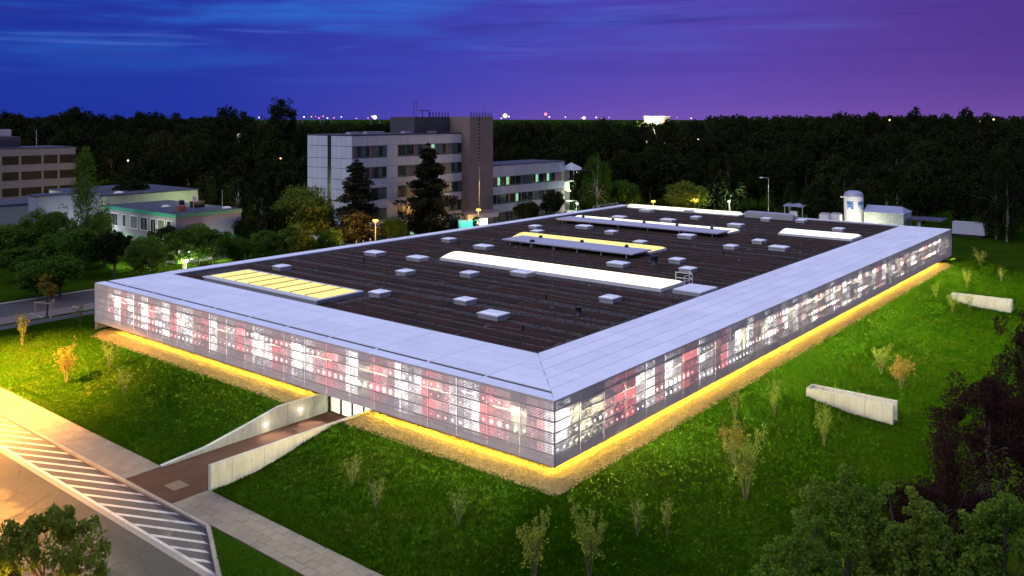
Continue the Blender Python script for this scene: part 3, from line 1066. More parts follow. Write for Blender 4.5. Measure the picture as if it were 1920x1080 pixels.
# large lit rooflights
bar_brown = plain('glazing_bar', (0.30, 0.20, 0.05), 0.5)
e = MB().box(8.75, 14.5, 34.9, 54.6, ZR - 0.05, ZR + 0.34).build('yellow_rooflight', galv, hall)
MB().box(8.65, 14.6, 34.75, 54.75, ZR + 0.345, ZR + 0.46).build('frame', frame_white, e)
for k in range(8):
    y0 = 35.1 + k * 2.42
    box('pane', 9.45, 14.1, y0 + 0.06, y0 + 2.30, ZR + 0.465, ZR + 0.50, sky_yellow, e)
for k in range(7):
    y0 = 35.1 + (k + 1) * 2.42
    box('glazing_bar', 9.45, 14.1, y0 - 0.10, y0 + 0.04, ZR + 0.465, ZR + 0.55, bar_brown, e)
def vault(name, x0, x1, y0, y1, mat, rise=0.45, nseg=10, panes=8, zb=0.35):
    e = MB().box(x0 - 0.12, x1 + 0.12, y0 - 0.15, y1 + 0.15, ZR - 0.05, ZR + zb).build(name, frame_white, hall)
    for k in range(panes):
        ya = y0 + (y1 - y0) * k / panes + 0.015; yb = y0 + (y1 - y0) * (k + 1) / panes - 0.015
        m_ = MB()
        pr_ = [(x0 + (x1 - x0) * i / nseg, ZR + zb + 0.01 + rise * math.sin(math.pi * i / nseg)) for i in range(nseg + 1)]
        m_.profile_xz(pr_[::-1] + [], ya, yb)
        m_.build('pane', mat, e, True)
    return e
vault('white_rooflight', 35.2, 40.0, 12.2, 43.6, sky_white, panes=10)
vault('white_rooflight', 84.8, 89.6, 8.6, 19.3, sky_cool, panes=4)
vault('yellow_rooflight', 55.5, 60.2, 25.4, 48.4, sky_yellow, panes=8)
vault('white_rooflight', 80.2, 84.2, 25.6, 55.0, sky_white, panes=8, rise=0.35)
vault('white_rooflight', 104.6, 106.6, 35.0, 58.5, sky_white, panes=6, rise=0.5, zb=0.2)
# shading slabs on posts beside two of them
def shade(x0, x1, y0, y1, npan):
    z = ZR + 0.62
    e = box('shading_slab', x0 + 0.3, x1 - 0.3, y0 + 0.3, y1 - 0.3, z - 0.12, z, galv, hall)
    for k in range(6):
        yk = y0 + 1.2 + (y1 - y0 - 2.4) * k / 5
        for xk in (x0 + 0.5, x1 - 0.7):
            box('post', xk, xk + 0.12, yk, yk + 0.12, ZR - 0.04, z - 0.122, galv, e)
    for k in range(npan):
        ya = y0 + (y1 - y0) * k / npan; yb = y0 + (y1 - y0) * (k + 1) / npan
        box('slab_panel', x0, x1, ya + 0.012, yb - 0.012, z + 0.005, z + 0.15, shade_mat, e)
    for k in range(3 if y1 - y0 < 25 else 5):
        yk = y0 + (y1 - y0) * (k + 0.5) / (3 if y1 - y0 < 25 else 5)
        MB().lathe([(0.28, z + 0.15), (0.28, z + 0.35), (0.16, z + 0.5), (0.02, z + 0.52)], 10, (x1 - 0.35, yk)).build('pulley', dark_metal, e)
shade_mat = plain('slab_fabric', (0.42, 0.41, 0.50), 0.6, 0.1, var=0.1)
shade(50.6, 55.4, 24.8, 46.4, 12)
shade(75.6, 80.0, 25.0, 55.2, 16)
# smoke hatch, safety rail, vent pipes
e = box('roof_hatch', 35.4, 39.3, 7.75, 10.9, ZR - 0.05, ZR + 0.35, galv, hall)
for i in range(2):
    for j in range(2):
        box('hatch_leaf', 35.45 + i * 1.93, 37.33 + i * 1.93, 7.8 + j * 1.54, 9.3 + j * 1.54, ZR + 0.355, ZR + 0.44, roof_metal, e)
e = MB()
for (x, y) in ((40.4, 11.2), (40.4, 13.2), (38.6, 11.2), (41.6, 12.2)):
    e.tube([(x, y, ZR), (x, y, ZR + 1.25)], 0.04)
for zz_ in (0.65, 1.22):
    e.tube([(38.6, 11.2, ZR + zz_), (40.4, 11.2, ZR + zz_), (40.4, 13.2, ZR + zz_)], 0.035)
    e.tube([(40.4, 11.2, ZR + zz_), (41.6, 12.2, ZR + zz_)], 0.035)
e.build('safety_rail', frame_white, hall)
e = MB()
for k in range(5):
    e.tube([(BX - 14 + k * 2.2, BY - 2.2, ZR), (BX - 14 + k * 2.2, BY - 2.2, ZR + 1.15)], 0.04)
for zz_ in (0.6, 1.12):
    e.tube([(BX - 14, BY - 2.2, ZR + zz_), (BX - 5.2, BY - 2.2, ZR + zz_)], 0.035)
e.build('safety_rail', frame_white, hall)
for (x, y, r_, h_) in ((48.8, 20.6, 0.42, 1.1), (51.0, 41.2, 0.36, 0.95), (20.9, 12.6, 0.27, 0.75)):
    e = MB().lathe([(r_ * 1.45, ZR), (r_ * 1.45, ZR + 0.1), (r_, ZR + 0.16), (r_, ZR + h_), (r_ * 1.08, ZR + h_ + 0.02), (r_ * 1.08, ZR + h_ + 0.1), (0.03, ZR + h_ + 0.12)], 16, (x, y))
    e.build('vent_pipe', dark_metal, hall, True)
for (x, y, h_) in ((13.2, 13.0, .45), (24.5, 19.0, .5), (28.0, 50.0, .5), (46.0, 50.5, .45), (61.5, 17.5, .5), (73.0, 17.0, .5), (36.5, 36.0, .5)):
    MB().lathe([(0.10, ZR), (0.09, ZR + h_), (0.13, ZR + h_ + .02), (0.13, ZR + h_ + .1), (0.02, ZR + h_ + .13)], 8, (x, y)).build('vent_stub', dark_metal, hall)
# lightning rods
rod_m = plain('rod_steel', (0.16, 0.16, 0.17), 0.5, 0.4)
rods = [(11.3, 50.6, 3.0), (20.2, 49.6, 2.2), (16.9, 34.2, 2.6), (28.4, 29.0, 2.6), (22.0, 16.4, 3.0), (33.0, 19.6, 2.8), (43.0, 37.0, 2.4), (41.8, 31.0, 2.6), (49.5, 43.0, 3.0),
        (61.0, 42.6, 3.0), (55.0, 31.3, 3.4), (66.0, 24.0, 2.8), (58.5, 14.0, 3.0), (70.0, 10.5, 3.0), (79.0, 20.5, 2.4), (90.0, 33.0, 2.6), (92.0, 12.5, 2.6), (96.0, 45.0, 3.0), (87.0, 26.0, 3.0)]
for (x, y, h_) in rods:
    MB().box(x - .16, x + .16, y - .16, y + .16, ZR - 0.01, ZR + 0.09).tube([(x, y, ZR + 0.09), (x, y, ZR + h_)], 0.015, 5).build('lightning_rod', rod_m, hall)

# entrance: posts, glass, lit lobby
e = MB().box(2.05, 9, W0 + 0.02, W1 - 0.02, -0.02, 0.02).build('lobby_floor', light_wall, hall)
box('lobby_wall', 9.0, 9.1, W0, W1, 0.0, ZB - 0.04, light_wall, hall)
box('lobby_wall', 2.1, 9.0, W0 - 0.02, W0 + 0.08, 0.02, ZB - 0.04, light_wall, hall)
box('lobby_wall', 2.1, 9.0, W1 - 0.08, W1 - 0.003, 0.02, ZB - 0.04, light_wall, hall)
ds = (W1 - W0 - 0.2) / 4
dr = MB().box(2.0, 2.1, W0 + 0.05, W1 - 0.05, 0.013, 0.07).build('glass_doors', dark_metal, hall)
for k in range(5):
    yk = W0 + 0.1 + k * ds
    box('door_post', 1.97, 2.12, yk - 0.06, yk + 0.06, 0.07, ZB - 0.04, dark_metal, dr)
    if k < 4:
        box('door_pane', 2.03, 2.05, yk + 0.07, yk + ds - 0.07, 0.08, ZB - 0.05, door_glass, dr)
d = bpy.data.lights.new('lobby_lamp', 'AREA'); d.shape = 'RECTANGLE'; d.size = 5; d.size_y = 4.6; d.energy = 900; d.color = (1.0, 0.93, 0.74)
l = bpy.data.objects.new('lobby_lamp', d); COL.objects.link(l); l.location = (5.4, (W0 + W1) / 2, ZB - 0.08); attach(l, hall)

# ------------------------------------------------------------------ the street behind
bs = MB().prism([(-60, 82.6), (160, 82.6), (160, 90.2), (-60, 90.2)], -0.29, -0.1).build('back_street', asphalt)
tag(bs, kind='structure')
bpk = MB().prism([(-60, 78.4), (160, 78.4), (160, 82.55), (-60, 82.55)], -0.29, -0.09).build('parking_strip', plain('parking_paving', (0.13, 0.095, 0.085), 0.8, var=0.2), None)
tag(bpk, kind='structure')
for k in range(9):
    x0 = -14 + k * 5.2
    MB().box(x0, x0 + 0.14, 78.5, 82.5, -0.086, -0.082).build('bay_line', paint, bpk)
bpt = MB().prism([(-60, 75.5), (160, 75.5), (160, 77.6), (-60, 77.6)], -0.29, 0.005).build('footpath', asphalt)
tag(bpt, kind='structure')
bst = MB().prism([(-60, 77.62), (160, 77.62), (160, 78.36), (-60, 78.36)], -0.29, 0.01).build('grass_strip', lawn_mat)
tag(bst, kind='structure')
bkb = MB().prism([(-60, 90.25), (160, 90.25), (160, 91.2), (-60, 91.2)], -0.29, 0.03).build('kerb', kerb_mat)
tag(bkb, kind='structure')

# ------------------------------------------------------------------ office block
office = empty('office_block', (84, 101, 0), 'five storey office block with pale panel bands, concrete stair core and dark window strips', 'building')


def panel_row(parent, x0, x1, y, z0, z1, n, mat, axis='y'):
    """row of n cladding panels on a wall that faces -y (axis y) or -x (axis x)"""
    for k in range(n):
        a = x0 + (x1 - x0) * k / n + 0.02; b = x0 + (x1 - x0) * (k + 1) / n - 0.02
        if axis == 'y':
            box('cladding_panel', a, b, y - 0.08, y, z0 + 0.02, z1 - 0.02, mat, parent)
        else:
            box('cladding_panel', y - 0.08, y, a, b, z0 + 0.02, z1 - 0.02, mat, parent)


def window_row(parent, x0, x1, y, z0, z1, n, posts=True, lit=0.0, r=None, blind=0.3):
    r = r or rnd
    w = (x1 - x0) / n
    for k in range(n):
        a = x0 + w * k; b = a + w
        f = MB().box(a + .02, b - .02, y - 0.03, y + 0.05, z0, z0 + 0.3).box(a + .02, b - .02, y - 0.03, y + 0.05, z1 - 0.12, z1).box(a + .02, a + .12, y - .03, y + .05, z0 + .3, z1 - .12).box(b - .12, b - .02, y - .03, y + .05, z0 + .3, z1 - .12).build('window', win_frame, parent)
        t = r.random()
        gm = win_lit if t < lit else (glass_blind if t < lit + blind else glass_dark)
        mid = (a + b) / 2
        box('pane', a + .13, mid - .03, y, y + 0.02, z0 + .31, z1 - .13, gm, f)
        t = r.random()
        gm = win_lit if t < lit else (glass_blind if t < lit + blind else glass_dark)
        box('pane', mid + .03, b - .13, y, y + 0.02, z0 + .31, z1 - .13, gm, f)
        if posts and k % 2 == 0:
            box('window_post', a - .14, a + .14, y - 0.06, y + 0.04, z0 + .01, z1 - .01, win_post, parent)


OX0, OX1, OY0, OY1, OZ = 64.3, 95.2, 95.0, 108.5, 20.9
box('body', OX0 + 0.1, OX1, OY0 + 0.06, OY1 - 0.05, 0, OZ - 0.25, joint_dark, office)
bands = [(18.9, 20.9), (14.7, 16.5), (10.6, 12.35), (6.5, 8.25), (2.4, 4.15)]
wins = [(16.5, 18.9), (12.35, 14.7), (8.25, 10.6), (4.15, 6.5), (0.1, 2.4)]
ro = random.Random(8)
for (z0, z1) in bands:
    panel_row(office, OX0, OX1, OY0, z0, z1, 24, clad)
for (z0, z1) in wins:
    window_row(office, OX0 + 0.15, 73.2, OY0 - 0.01, z0, z1, 4, True, 0.0, ro, 0.5)
    panel_row(office, 73.2, 76.1, OY0, z0, z1, 2, clad)
    window_row(office, 76.1, OX1, OY0 - 0.01, z0, z1, 8, True, 0.06, ro, 0.35)
for (z0, z1) in [(18.9, 20.9), (16.5, 18.85), (14.6, 16.45), (12.4, 14.55), (10.5, 12.35), (8.3, 10.45), (6.4, 8.25), (4.2, 6.35), (0, 4.15)]:
    panel_row(office, OY0 - 0.05, 101.1, OX0, z0, z1, 4, clad_cool, 'x')
    panel_row(office, 102.2, OY1, OX0, z0, z1, 4, clad_cool, 'x')
box('wall_slot', OX0 + 0.02, OX0 + 0.08, 101.1, 102.2, 0, 20.5, glass_dark, office)
rf = box('roof', OX0 - 0.15, OX1 + 0.1, OY0 - 0.15, OY1 + 0.1, OZ - 0.02, OZ + 0.2, roof_dark, office)
for k, (x, y, l_) in enumerate(((68, 100, 3), (75, 103, 5), (82, 99, 4), (88, 97.5, 2))):
    box('roof_unit', x, x + l_, y, y + 1.2, OZ + 0.2, OZ + 0.6, galv, rf)
# stair core and penthouse
core = box('stair_core', OX1 + 0.02, 103.1, 92.6, 101, 0, 24.6, core_conc, office)
for k in range(8):
    box('core_joint', OX1 + 0.0, 103.12, 92.58, 92.6, 2.9 + k * 2.95, 2.93 + k * 2.95, joint_dark, core)
box('core_slit', 98.2, 98.55, 92.57, 92.595, 0.5, 24.4, glass_dark, core)
for k in range(26):
    box('rung', 98.15, 98.6, 92.50, 92.565, 4.6 + k * 0.75, 4.72 + k * 0.75, plain('rung_paint', (0.35, 0.48, 0.38), 0.5) if k == 0 else MATS['rung_paint'], core)
pent_dark = plain('penthouse_dark', (0.055, 0.05, 0.06), 0.8)
ph = box('penthouse', 84.4, OX1 + 0.01, 98.5, 106, OZ + 0.21, 24.55, pent_dark, office)
box('louvre', 86, 88.5, 98.44, 98.49, OZ + 1.2, OZ + 2.6, joint_dark, ph)
box('louvre', 90.5, 92, 98.44, 98.49, OZ + 0.4, OZ + 2.4, joint_dark, ph)
for k in range(15):
    x = 89.5 + k * 0.95
    box('roof_spike', x, x + 0.16, 93.0 if x > 95.3 else 99.0, 93.15 if x > 95.3 else 99.15, 24.56, 25.55, dark_metal, office)
for (x, h_) in ((85.2, 3.0), (86.0, 3.6)):
    MB().tube([(x, 99.5, 24.5), (x, 99.5, 24.5 + h_)], 0.06).tube([(x - .7, 99.5, 24.4 + h_), (x + .7, 99.5, 24.4 + h_)], 0.04).build('antenna', dark_metal, office)
MB().tube([(101.9, 94, 24.5), (101.9, 94, 26.6)], 0.05).build('antenna', dark_metal, office)
MB().box(87.2, 87.3, 99, 99.1, 24.55, 25.8).box(89.2, 89.3, 99, 99.1, 24.55, 25.8).box(87.1, 89.4, 98.9, 100.2, 25.8, 25.95).build('roof_frame', dark_metal, office)
# entrance canopy, teal panel and lit lobby front
box('canopy', 90.4, 100.6, 88.8, 92.55, 2.75, 3.95, clad, office)
box('canopy_roof', 90.3, 100.7, 88.7, 92.56, 3.96, 4.08, core_conc, office)
box('teal_panel', 91.0, 96.6, 91.9, 92.0, 0.0, 2.7, teal, office)
box('lobby_front', 96.8, 100.4, 91.9, 92.0, 0.0, 2.7, win_warm, office)
for k in range(3):
    box('door_frame', 93.6 + k * 0.9, 93.72 + k * 0.9, 91.82, 91.89, 0.0, 2.4, dark_metal, office)
point_light('canopy_lamp', (95.5, 90.6, 2.5), 2500, (0.75, 1.0, 0.85), office, 0.3)
# three storey wing
WX0, WX1, WY0, WY1, WZ = 103.15, 134.4, 95.3, 106, 13.3
box('wing_body', WX0, WX1, WY0 + 0.06, WY1, 0, WZ - 0.2, joint_dark, office)
for (z0, z1) in ((10.7, 13.3), (6.6, 8.45), (2.5, 4.35)):
    panel_row(office, WX0, 130.2, WY0, z0, z1, 20, clad)
    panel_row(office, 130.2, WX1, WY0, z0, z1, 3, clad_cool)
for (z0, z1) in ((8.45, 10.7), (4.35, 6.6), (0.2, 2.5)):
    window_row(office, WX0, 130.2, WY0 - 0.01, z0, z1, 12, True, 0.13, ro, 0.3)
    panel_row(office, 130.2, WX1, WY0, z0, z1, 3, core_conc)
box('wing_roof', WX0, WX1 + 0.2, WY0 - 0.15, WY1 + 0.1, WZ - 0.02, WZ + 0.15, roof_dark, office)
# glazed stair tower at the wing's end
st = empty('glazed_stair_tower', (137, 95, 0)); attach(st, office)
for (x, y) in ((134.6, 92.6), (136.9, 92.6), (139.2, 92.6), (139.2, 94.9), (139.2, 97.2)):
    box('mullion', x - .06, x + .06, y - .06, y + .06, 0, 11.0, frame_white, st)
for z in (0.1, 3.2, 5.8, 8.4, 11.0):
    box('transom', 134.6, 139.2, 92.55, 92.65, z - .06, z + .06, frame_white, st)
for k in range(4):
    box('stair_flight', 135.0, 138.8, 95.0, 97.0, 0.2 + k * 2.6, 0.45 + k * 2.6, light_wall, st)
box('rear_wall', 134.6, 139.2, 97.3, 97.4, 0, 11.2, light_wall, st)
MB().poly([(134.4, 92.4, 11.1), (139.4, 92.4, 11.1), (136.9, 94.9, 12.9)]).poly([(139.4, 92.4, 11.1), (139.4, 97.4, 11.1), (136.9, 94.9, 12.9)]).poly([(139.4, 97.4, 11.1), (134.4, 97.4, 11.1), (136.9, 94.9, 12.9)]).poly([(134.4, 97.4, 11.1), (134.4, 92.4, 11.1), (136.9, 94.9, 12.9)]).build('pyramid_roof', plain('pale_glazing', (0.4, 0.42, 0.42), 0.3), st)
MB().lathe([(0.05, 2.1), (0.3, 2.25), (0.34, 2.5), (0.2, 2.75), (0.05, 2.8)], 12, (137.6, 93.6)).build('stair_light', white_bulb, st, True)
point_light('stair_lamp', (136.9, 94.2, 6.5), 2500, (0.85, 1.0, 0.85), office, 0.3)
point_light('stair_lamp', (137.6, 93.0, 2.6), 2000, (0.95, 1.0, 0.95), office, 0.3)

# ------------------------------------------------------------------ pavilion with green fascia
pav_b = empty('pavilion', (37, 112, 0), 'two storey pavilion with green roof fascia and dark flat roof behind the trees', 'building')
PX0, PX1, PY0, PY1, PZ = 31.15, 43.4, 100.0, 124.3, 8.4
box('wall', PX0, PX1, PY0, PY1, 3.9, PZ - 0.6, lilac_wall, pav_b)
box('lower_wall', PX0 + 0.8, PX1 - 0.5, PY0 + 0.8, PY1 - 0.5, 0, 3.89, inner_dark, pav_b)
box('fascia', PX0 - 0.15, PX1 + 0.15, PY0 - 0.15, PY1 + 0.15, PZ - 0.6, PZ, green_trim, pav_b)
box('fascia', PX0 - 0.02, PX1 + 0.02, PY0 - 0.02, PY1 + 0.02, 3.45, 3.89, green_trim, pav_b)
rfp = box('roof', PX0 + 0.05, PX1 - 0.05, PY0 + 0.05, PY1 - 0.05, PZ + 0.003, PZ + 0.06, roof_dark, pav_b)
for (ya, yb, kind) in ((119.6, 121.8, 2), (116.6, 118.0, 1), (112.6, 115.2, 0), (109.2, 111.6, 2), (106.4, 108.2, 2), (103.6, 105.9, 0), (101.4, 102.9, 1)):
    f = MB().box(PX0 - 0.06, PX0 - 0.005, ya, yb, 4.95, 5.05).box(PX0 - 0.06, PX0 - 0.005, ya, yb, 7.15, 7.25).box(PX0 - 0.06, PX0 - 0.005, ya, ya + .1, 5.05, 7.15).box(PX0 - 0.06, PX0 - 0.005, yb - .1, yb, 5.05, 7.15).build('window', frame_white, pav_b)
    if kind == 2:
        mid = (ya + yb) / 2
        box('pane', PX0 - 0.03, PX0 - 0.01, ya + .1, mid - .12, 5.06, 7.14, glass_dark, f)
        box('pane', PX0 - 0.03, PX0 - 0.01, mid + .12, yb - .1, 5.06, 7.14, glass_dark, f)
    else:
        box('pane', PX0 - 0.03, PX0 - 0.01, ya + .1, yb - .1, 5.06, 7.14, glass_blind if kind == 0 else glass_dark, f)
box('lit_window', PX0 + 0.72, PX0 + 0.78, 117.5, 119.0, 1.6, 2.9, win_warm, pav_b)
box('lit_window', PX0 + 0.9, PX0 + 3.8, PY0 + 0.70, PY0 + 0.78, 0.5, 3.2, win_warm, pav_b)
box('lit_window', PX0 + 8.4, PX0 + 9.6, PY0 + 0.70, PY0 + 0.78, 0.6, 2.6, win_lit, pav_b)
box('chimney_box', 33.6, 34.9, 103.4, 104.5, PZ + 0.07, PZ + 1.0, plain('brick_red', (0.25, 0.09, 0.06), 0.9), rfp)
box('roof_unit', 38.6, 40.6, 107, 108.6, PZ + 0.07, PZ + 1.1, dark_metal, rfp)
MB().lathe([(0.45, PZ + 1.1), (0.45, PZ + 1.9), (0.1, PZ + 2.0)], 12, (39.3, 107.8)).build('roof_fan', galv, rfp)
MB().lathe([(0.45, PZ + .07), (0.45, PZ + 1.4), (0.1, PZ + 1.5)], 12, (37.0, 108.4)).build('roof_fan', dark_metal, rfp)
for (x, y) in ((36.0, 112), (41.6, 101.6)):
    MB().lathe([(0.8, PZ + .07), (0.7, PZ + .3), (0.3, PZ + .42), (.02, PZ + .45)], 12, (x, y)).build('dome_light', frame_white, rfp, True)
for (x, y, h_) in ((34.6, 106, 1.9), (36.4, 103.5, 1.9), (42.2, 104.0, 3.2)):
    MB().tube([(x, y, PZ + .05), (x, y, PZ + h_)], 0.04, 5).build('lightning_rod', galv, rfp)
point_light('terrace_lamp', (33.6, 98.6, 2.4), 1200, (0.95, 1.0, 0.75), pav_b, 0.2)
point_light('terrace_lamp', (38.3, 98.2, 1.2), 700, (0.95, 1.0, 0.75), pav_b, 0.2)

cream = empty('cream_annex', (36, 130, 0), 'cream walled annex with dark flat roof just behind the pavilion', 'building')
box('wall', 31.2, 50.4, 125.6, 148, 0, 9.9, cream_wall, cream)
for k in range(24):
    box('wall_rib', 31.3 + k * 0.8, 31.36 + k * 0.8, 125.56, 125.6, 8.45, 9.85, plain('rib', (0.40, 0.40, 0.31), 0.8) if k == 0 else MATS['rib'], cream)
box('roof', 31.0, 50.6, 125.4, 148.2, 9.902, 10.1, roof_dark, cream)
MB().lathe([(0.9, 10.1), (0.8, 10.35), (0.3, 10.5), (.02, 10.52)], 12, (35.2, 127.5)).build('dome_light', frame_white, cream, True)
point_light('annex_lamp', (46, 118.5, 9.2), 1600, (0.85, 1.0, 0.55), cream, 0.2)
wb = empty('white_annex', (26, 132, 0), 'white floodlit annex behind the tall birch, left of the pavilion', 'building')
box('wall', 20.2, 31.1, 126.2, 130, 0, 10.6, lilac_wall, wb)
box('roof', 20.0, 31.3, 126.0, 130.2, 10.605, 10.8, roof_dark, wb)
point_light('flood_lamp', (24.5, 121.5, 4.0), 1100, (0.85, 1.0, 0.9), wb, 0.2)
point_light('flood_lamp', (30.2, 122.0, 3.0), 700, (0.9, 1.0, 0.8), wb, 0.2)

# ------------------------------------------------------------------ far office at the frame's left edge
fo = empty('grey_office', (52, 222, 0), 'grey four storey office with wide dark windows beyond the birch', 'building')
box('wall', 30, 66.2, 215.1, 232, 0, 16.0, joint_dark, fo)
for (z0, z1) in ((14.2, 16.1), (9.95, 11.75), (5.65, 7.6), (1.3, 3.3)):
    for k in range(6):
        xa = 30 + k * 6.03
        box('spandrel', xa + 0.02, xa + 6.01, 214.95, 215.08, z0, z1, far_clad, fo)
for (z0, z1) in ((11.75, 14.2), (7.6, 9.95), (3.3, 5.65), (0, 1.3)):
    xs_ = [30, 36.5, 41.5, 46.7, 51.4, 57.1, 61.3, 66.2]
    for k, xa in enumerate(xs_[:-1]):
        box('pier', xa, xa + 0.5, 214.96, 215.07, z0 + 0.003, z1 - 0.003, far_clad, fo)
        f = box('window', xa + 0.52, xs_[k + 1] - 0.02, 215.03, 215.06, z0 + 0.05, z1 - 0.05, dark_metal, fo)
        box('pane', xa + 0.65, xs_[k + 1] - 0.15, 215.0, 215.025, z0 + 0.15, z1 - 0.15, glass_far, f)
rf = box('roof', 29.8, 66.4, 214.9, 232.2, 16.003, 16.25, roof_dark, fo)
box('plant_room', 36, 54.5, 222, 229, 16.26, 19.2, pent_dark, rf)
box('plant_unit', 46.5, 52.5, 223, 226, 19.21, 21.2, shed_roof, rf)
MB().tube([(57.0, 218, 16.2), (57.0, 218, 21.0)], 0.09, 6).build('mast', galv, rf)
# low wing in front of it
lo = empty('low_wing', (44, 190, 0), 'low dark roofed wing in front of the grey office', 'building')
box('wall', 22, 49.5, 176, 190, 0, 4.6, far_clad, lo)
box('roof', 21.8, 49.7, 175.8, 190.2, 4.602, 5.0, roof_dark, lo)
# lit terrace with railings
te = empty('lit_terrace', (27, 150, 0), 'brightly lit terrace with white railings below the grey office', 'terrace')
box('deck', 22.5, 29.2, 147.2, 155, 0.02, 0.5, light_wall, te)
for k in range(7):
    box('rail_post', 22.6 + k * 1.08, 22.68 + k * 1.08, 147.25, 147.33, 0.5, 1.6, frame_white, te)
    box('rail_post', 29.1, 29.18, 147.4 + k * 1.08, 147.48 + k * 1.08, 0.5, 1.6, frame_white, te)
for z in (1.05, 1.55):
    box('rail', 22.6, 29.18, 147.26, 147.32, z, z + 0.07, frame_white, te)
    box('rail', 29.11, 29.17, 147.34, 155, z, z + 0.07, frame_white, te)
point_light('terrace_lamp', (25.8, 150.5, 3.2), 2500, (0.85, 1.0, 0.95), te, 0.2)

# white round water tower among the trees
x, y = ground_at(452, 320)
wt = empty('water_tower', (x, y, 0), 'slim white round tower rising from the trees', 'tower')
MB().lathe([(1.25, 0), (1.25, 16.2), (1.3, 16.4)], 16, (x, y)).build('shaft', tank_white, wt, True)
MB().lathe([(1.3, 16.4), (1.3, 17.2)], 16, (x, y)).build('window_band', dark_metal, wt)
MB().lathe([(1.4, 17.2), (1.4, 18.0), (1.1, 18.4), (0.1, 18.5)], 16, (x, y)).build('cap', tank_white, wt, True)

# ------------------------------------------------------------------ yard behind the long end
tk = empty('storage_tank', (125, 20.7, 0), 'white round storage tank with blue picture panels and domed lid', 'tank')
MB().lathe([(1.75, 0), (1.75, 9.4), (1.72, 9.5)], 28, (125, 20.7)).build('shell', tank_white, tk, True)
MB().lathe([(1.80, 9.4), (1.80, 9.62), (1.5, 10.1), (0.9, 10.38), (0.05, 10.45)], 28, (125, 20.7)).build('lid', shed_roof, tk, True)
def patch(t0, t1, z0, z1, r_, mat, name, parent):
    m_ = MB()
    for k in range(6):
        a = t0 + (t1 - t0) * k / 6; b = t0 + (t1 - t0) * (k + 1) / 6
        q = [(125 + r_ * math.cos(a), 20.7 + r_ * math.sin(a)), (125 + r_ * math.cos(b), 20.7 + r_ * math.sin(b))]
        m_.poly([(*q[0], z0), (*q[1], z0), (*q[1], z1), (*q[0], z1)])
    return m_.build(name, mat, parent)
va = math.atan2(CY - 20.7, CX - 125)
def make_tank_print():
    m, N, out = mat_base('tank_print')
    pos = N.node('ShaderNodeNewGeometry').outputs['Position']
    n = N.noise(N.vm('MULTIPLY', pos, (1.2, 1.2, 1.5)), 1.3, 2.0, 0.5, 1.2)
    zz_ = N.sep(pos)[2]
    low = N.step(zz_, 8.1, 7.2)
    f = N.m('MULTIPLY', N.step(n, 0.47, 0.53), N.m('MULTIPLY_ADD', low, 0.7, 0.2))
    col = N.mix(f, (0.02, 0.13, 0.40), (0.75, 0.78, 0.80))
    N.link(pbsdf(N, col, 0.4), out.inputs[0])
    return m
tank_print = make_tank_print()
patch(va - 0.75, va - 0.02, 7.0, 8.5, 1.762, tank_print, 'picture_panel', tk)
patch(va + 0.45, va + 1.2, 7.0, 8.5, 1.762, tank_print, 'picture_panel', tk)
patch(va - 2.4, va - 1.6, 7.0, 8.5, 1.762, tank_print, 'picture_panel', tk)
MB().tube([(125, 22.3, 9.1), (124.6, 23.0, 9.1)], 0.14, 8).build('outlet_pipe', tank_white, tk)
point_light('tank_lamp', (119.2, 18.5, 3.5), 1500, (1.0, 0.95, 0.72), tk, 0.2)
sh = empty('sheet_metal_shed', (127, 15, 0), 'small grey corrugated shed with hipped roof beside the storage tank', 'shed')
m_ = MB()
x0, x1, y0, y1 = 124.6, 130, 11.6, 18.7
box('wall', x0 + 0.03, x1, y0 + 0.03, y1, 0, 6.6, shed_grey, sh)
for k in range(28):
    yk = y0 + 0.06 + k * 0.25
    box('wall_rib', x0 - 0.05, x0 + 0.028, yk, yk + 0.11, 0, 6.55, shed_grey, sh)
m_.poly([(x0 - .2, y0 - .15, 6.6), (x0 - .2, y1 + .1, 6.6), (x0 + 2.6, y1 + .1, 7.7), (x0 + 2.6, y0 + 1.0, 7.7)])
m_.poly([(x1 + .2, y1 + .1, 6.6), (x1 + .2, y0 - .15, 6.6), (x0 + 2.6, y0 + 1.0, 7.7), (x0 + 2.6, y1 + .1, 7.7)])
m_.poly([(x0 - .2, y0 - .15, 6.6), (x0 + 2.6, y0 + 1.0, 7.7), (x1 + .2, y0 - .15, 6.6)])
m_.poly([(x0 - .2, y1 + .1, 6.6), (x1 + .2, y1 + .1, 6.6), (x0 + 2.6, y1 + .1, 7.7)])
m_.build('roof', shed_roof, sh)
box('gutter', x0 - .26, x0 - .1, y0 - .15, y1 + .1, 6.5, 6.595, frame_white, sh)
cp = empty('flat_canopy', (127, 8, 0), 'dark flat canopy on a single post beside the corrugated shed', 'canopy')
for k in range(3):
    box('canopy_panel', 125.5, 130.5, 5.4 + k * 2.0, 7.37 + k * 2.0, 5.55, 5.75, solar, cp)
box('post', 126.6, 127.1, 9.2, 9.7, 0, 5.545, galv, cp)
box('beam', 126.7, 127.0, 5.6, 11.2, 5.4, 5.548, galv, cp)
cn = empty('white_container', (128, 0.5, 0), 'pale windowless container on the dark ground beyond the far corner', 'container')
x, y = ground_at(1818, 176)
box('body', x - 1.2, x + 1.4, y - 3.0, y + 3.0, 0.5, 2.8, clad_cool, cn)
for k in range(12):
    box('side_rib', x - 1.24, x - 1.203, y - 2.9 + k * 0.5, y - 2.72 + k * 0.5, 0.55, 2.75, clad_cool, cn)
box('roof', x - 1.25, x + 1.45, y - 3.05, y + 3.05, 2.802, 2.9, clad_cool, cn)
for xx in (-1.0, 1.0):
    box('support', x + xx - .15, x + xx + .15, y - 2.6, y + 2.6, 0, 0.495, dark_metal, cn)
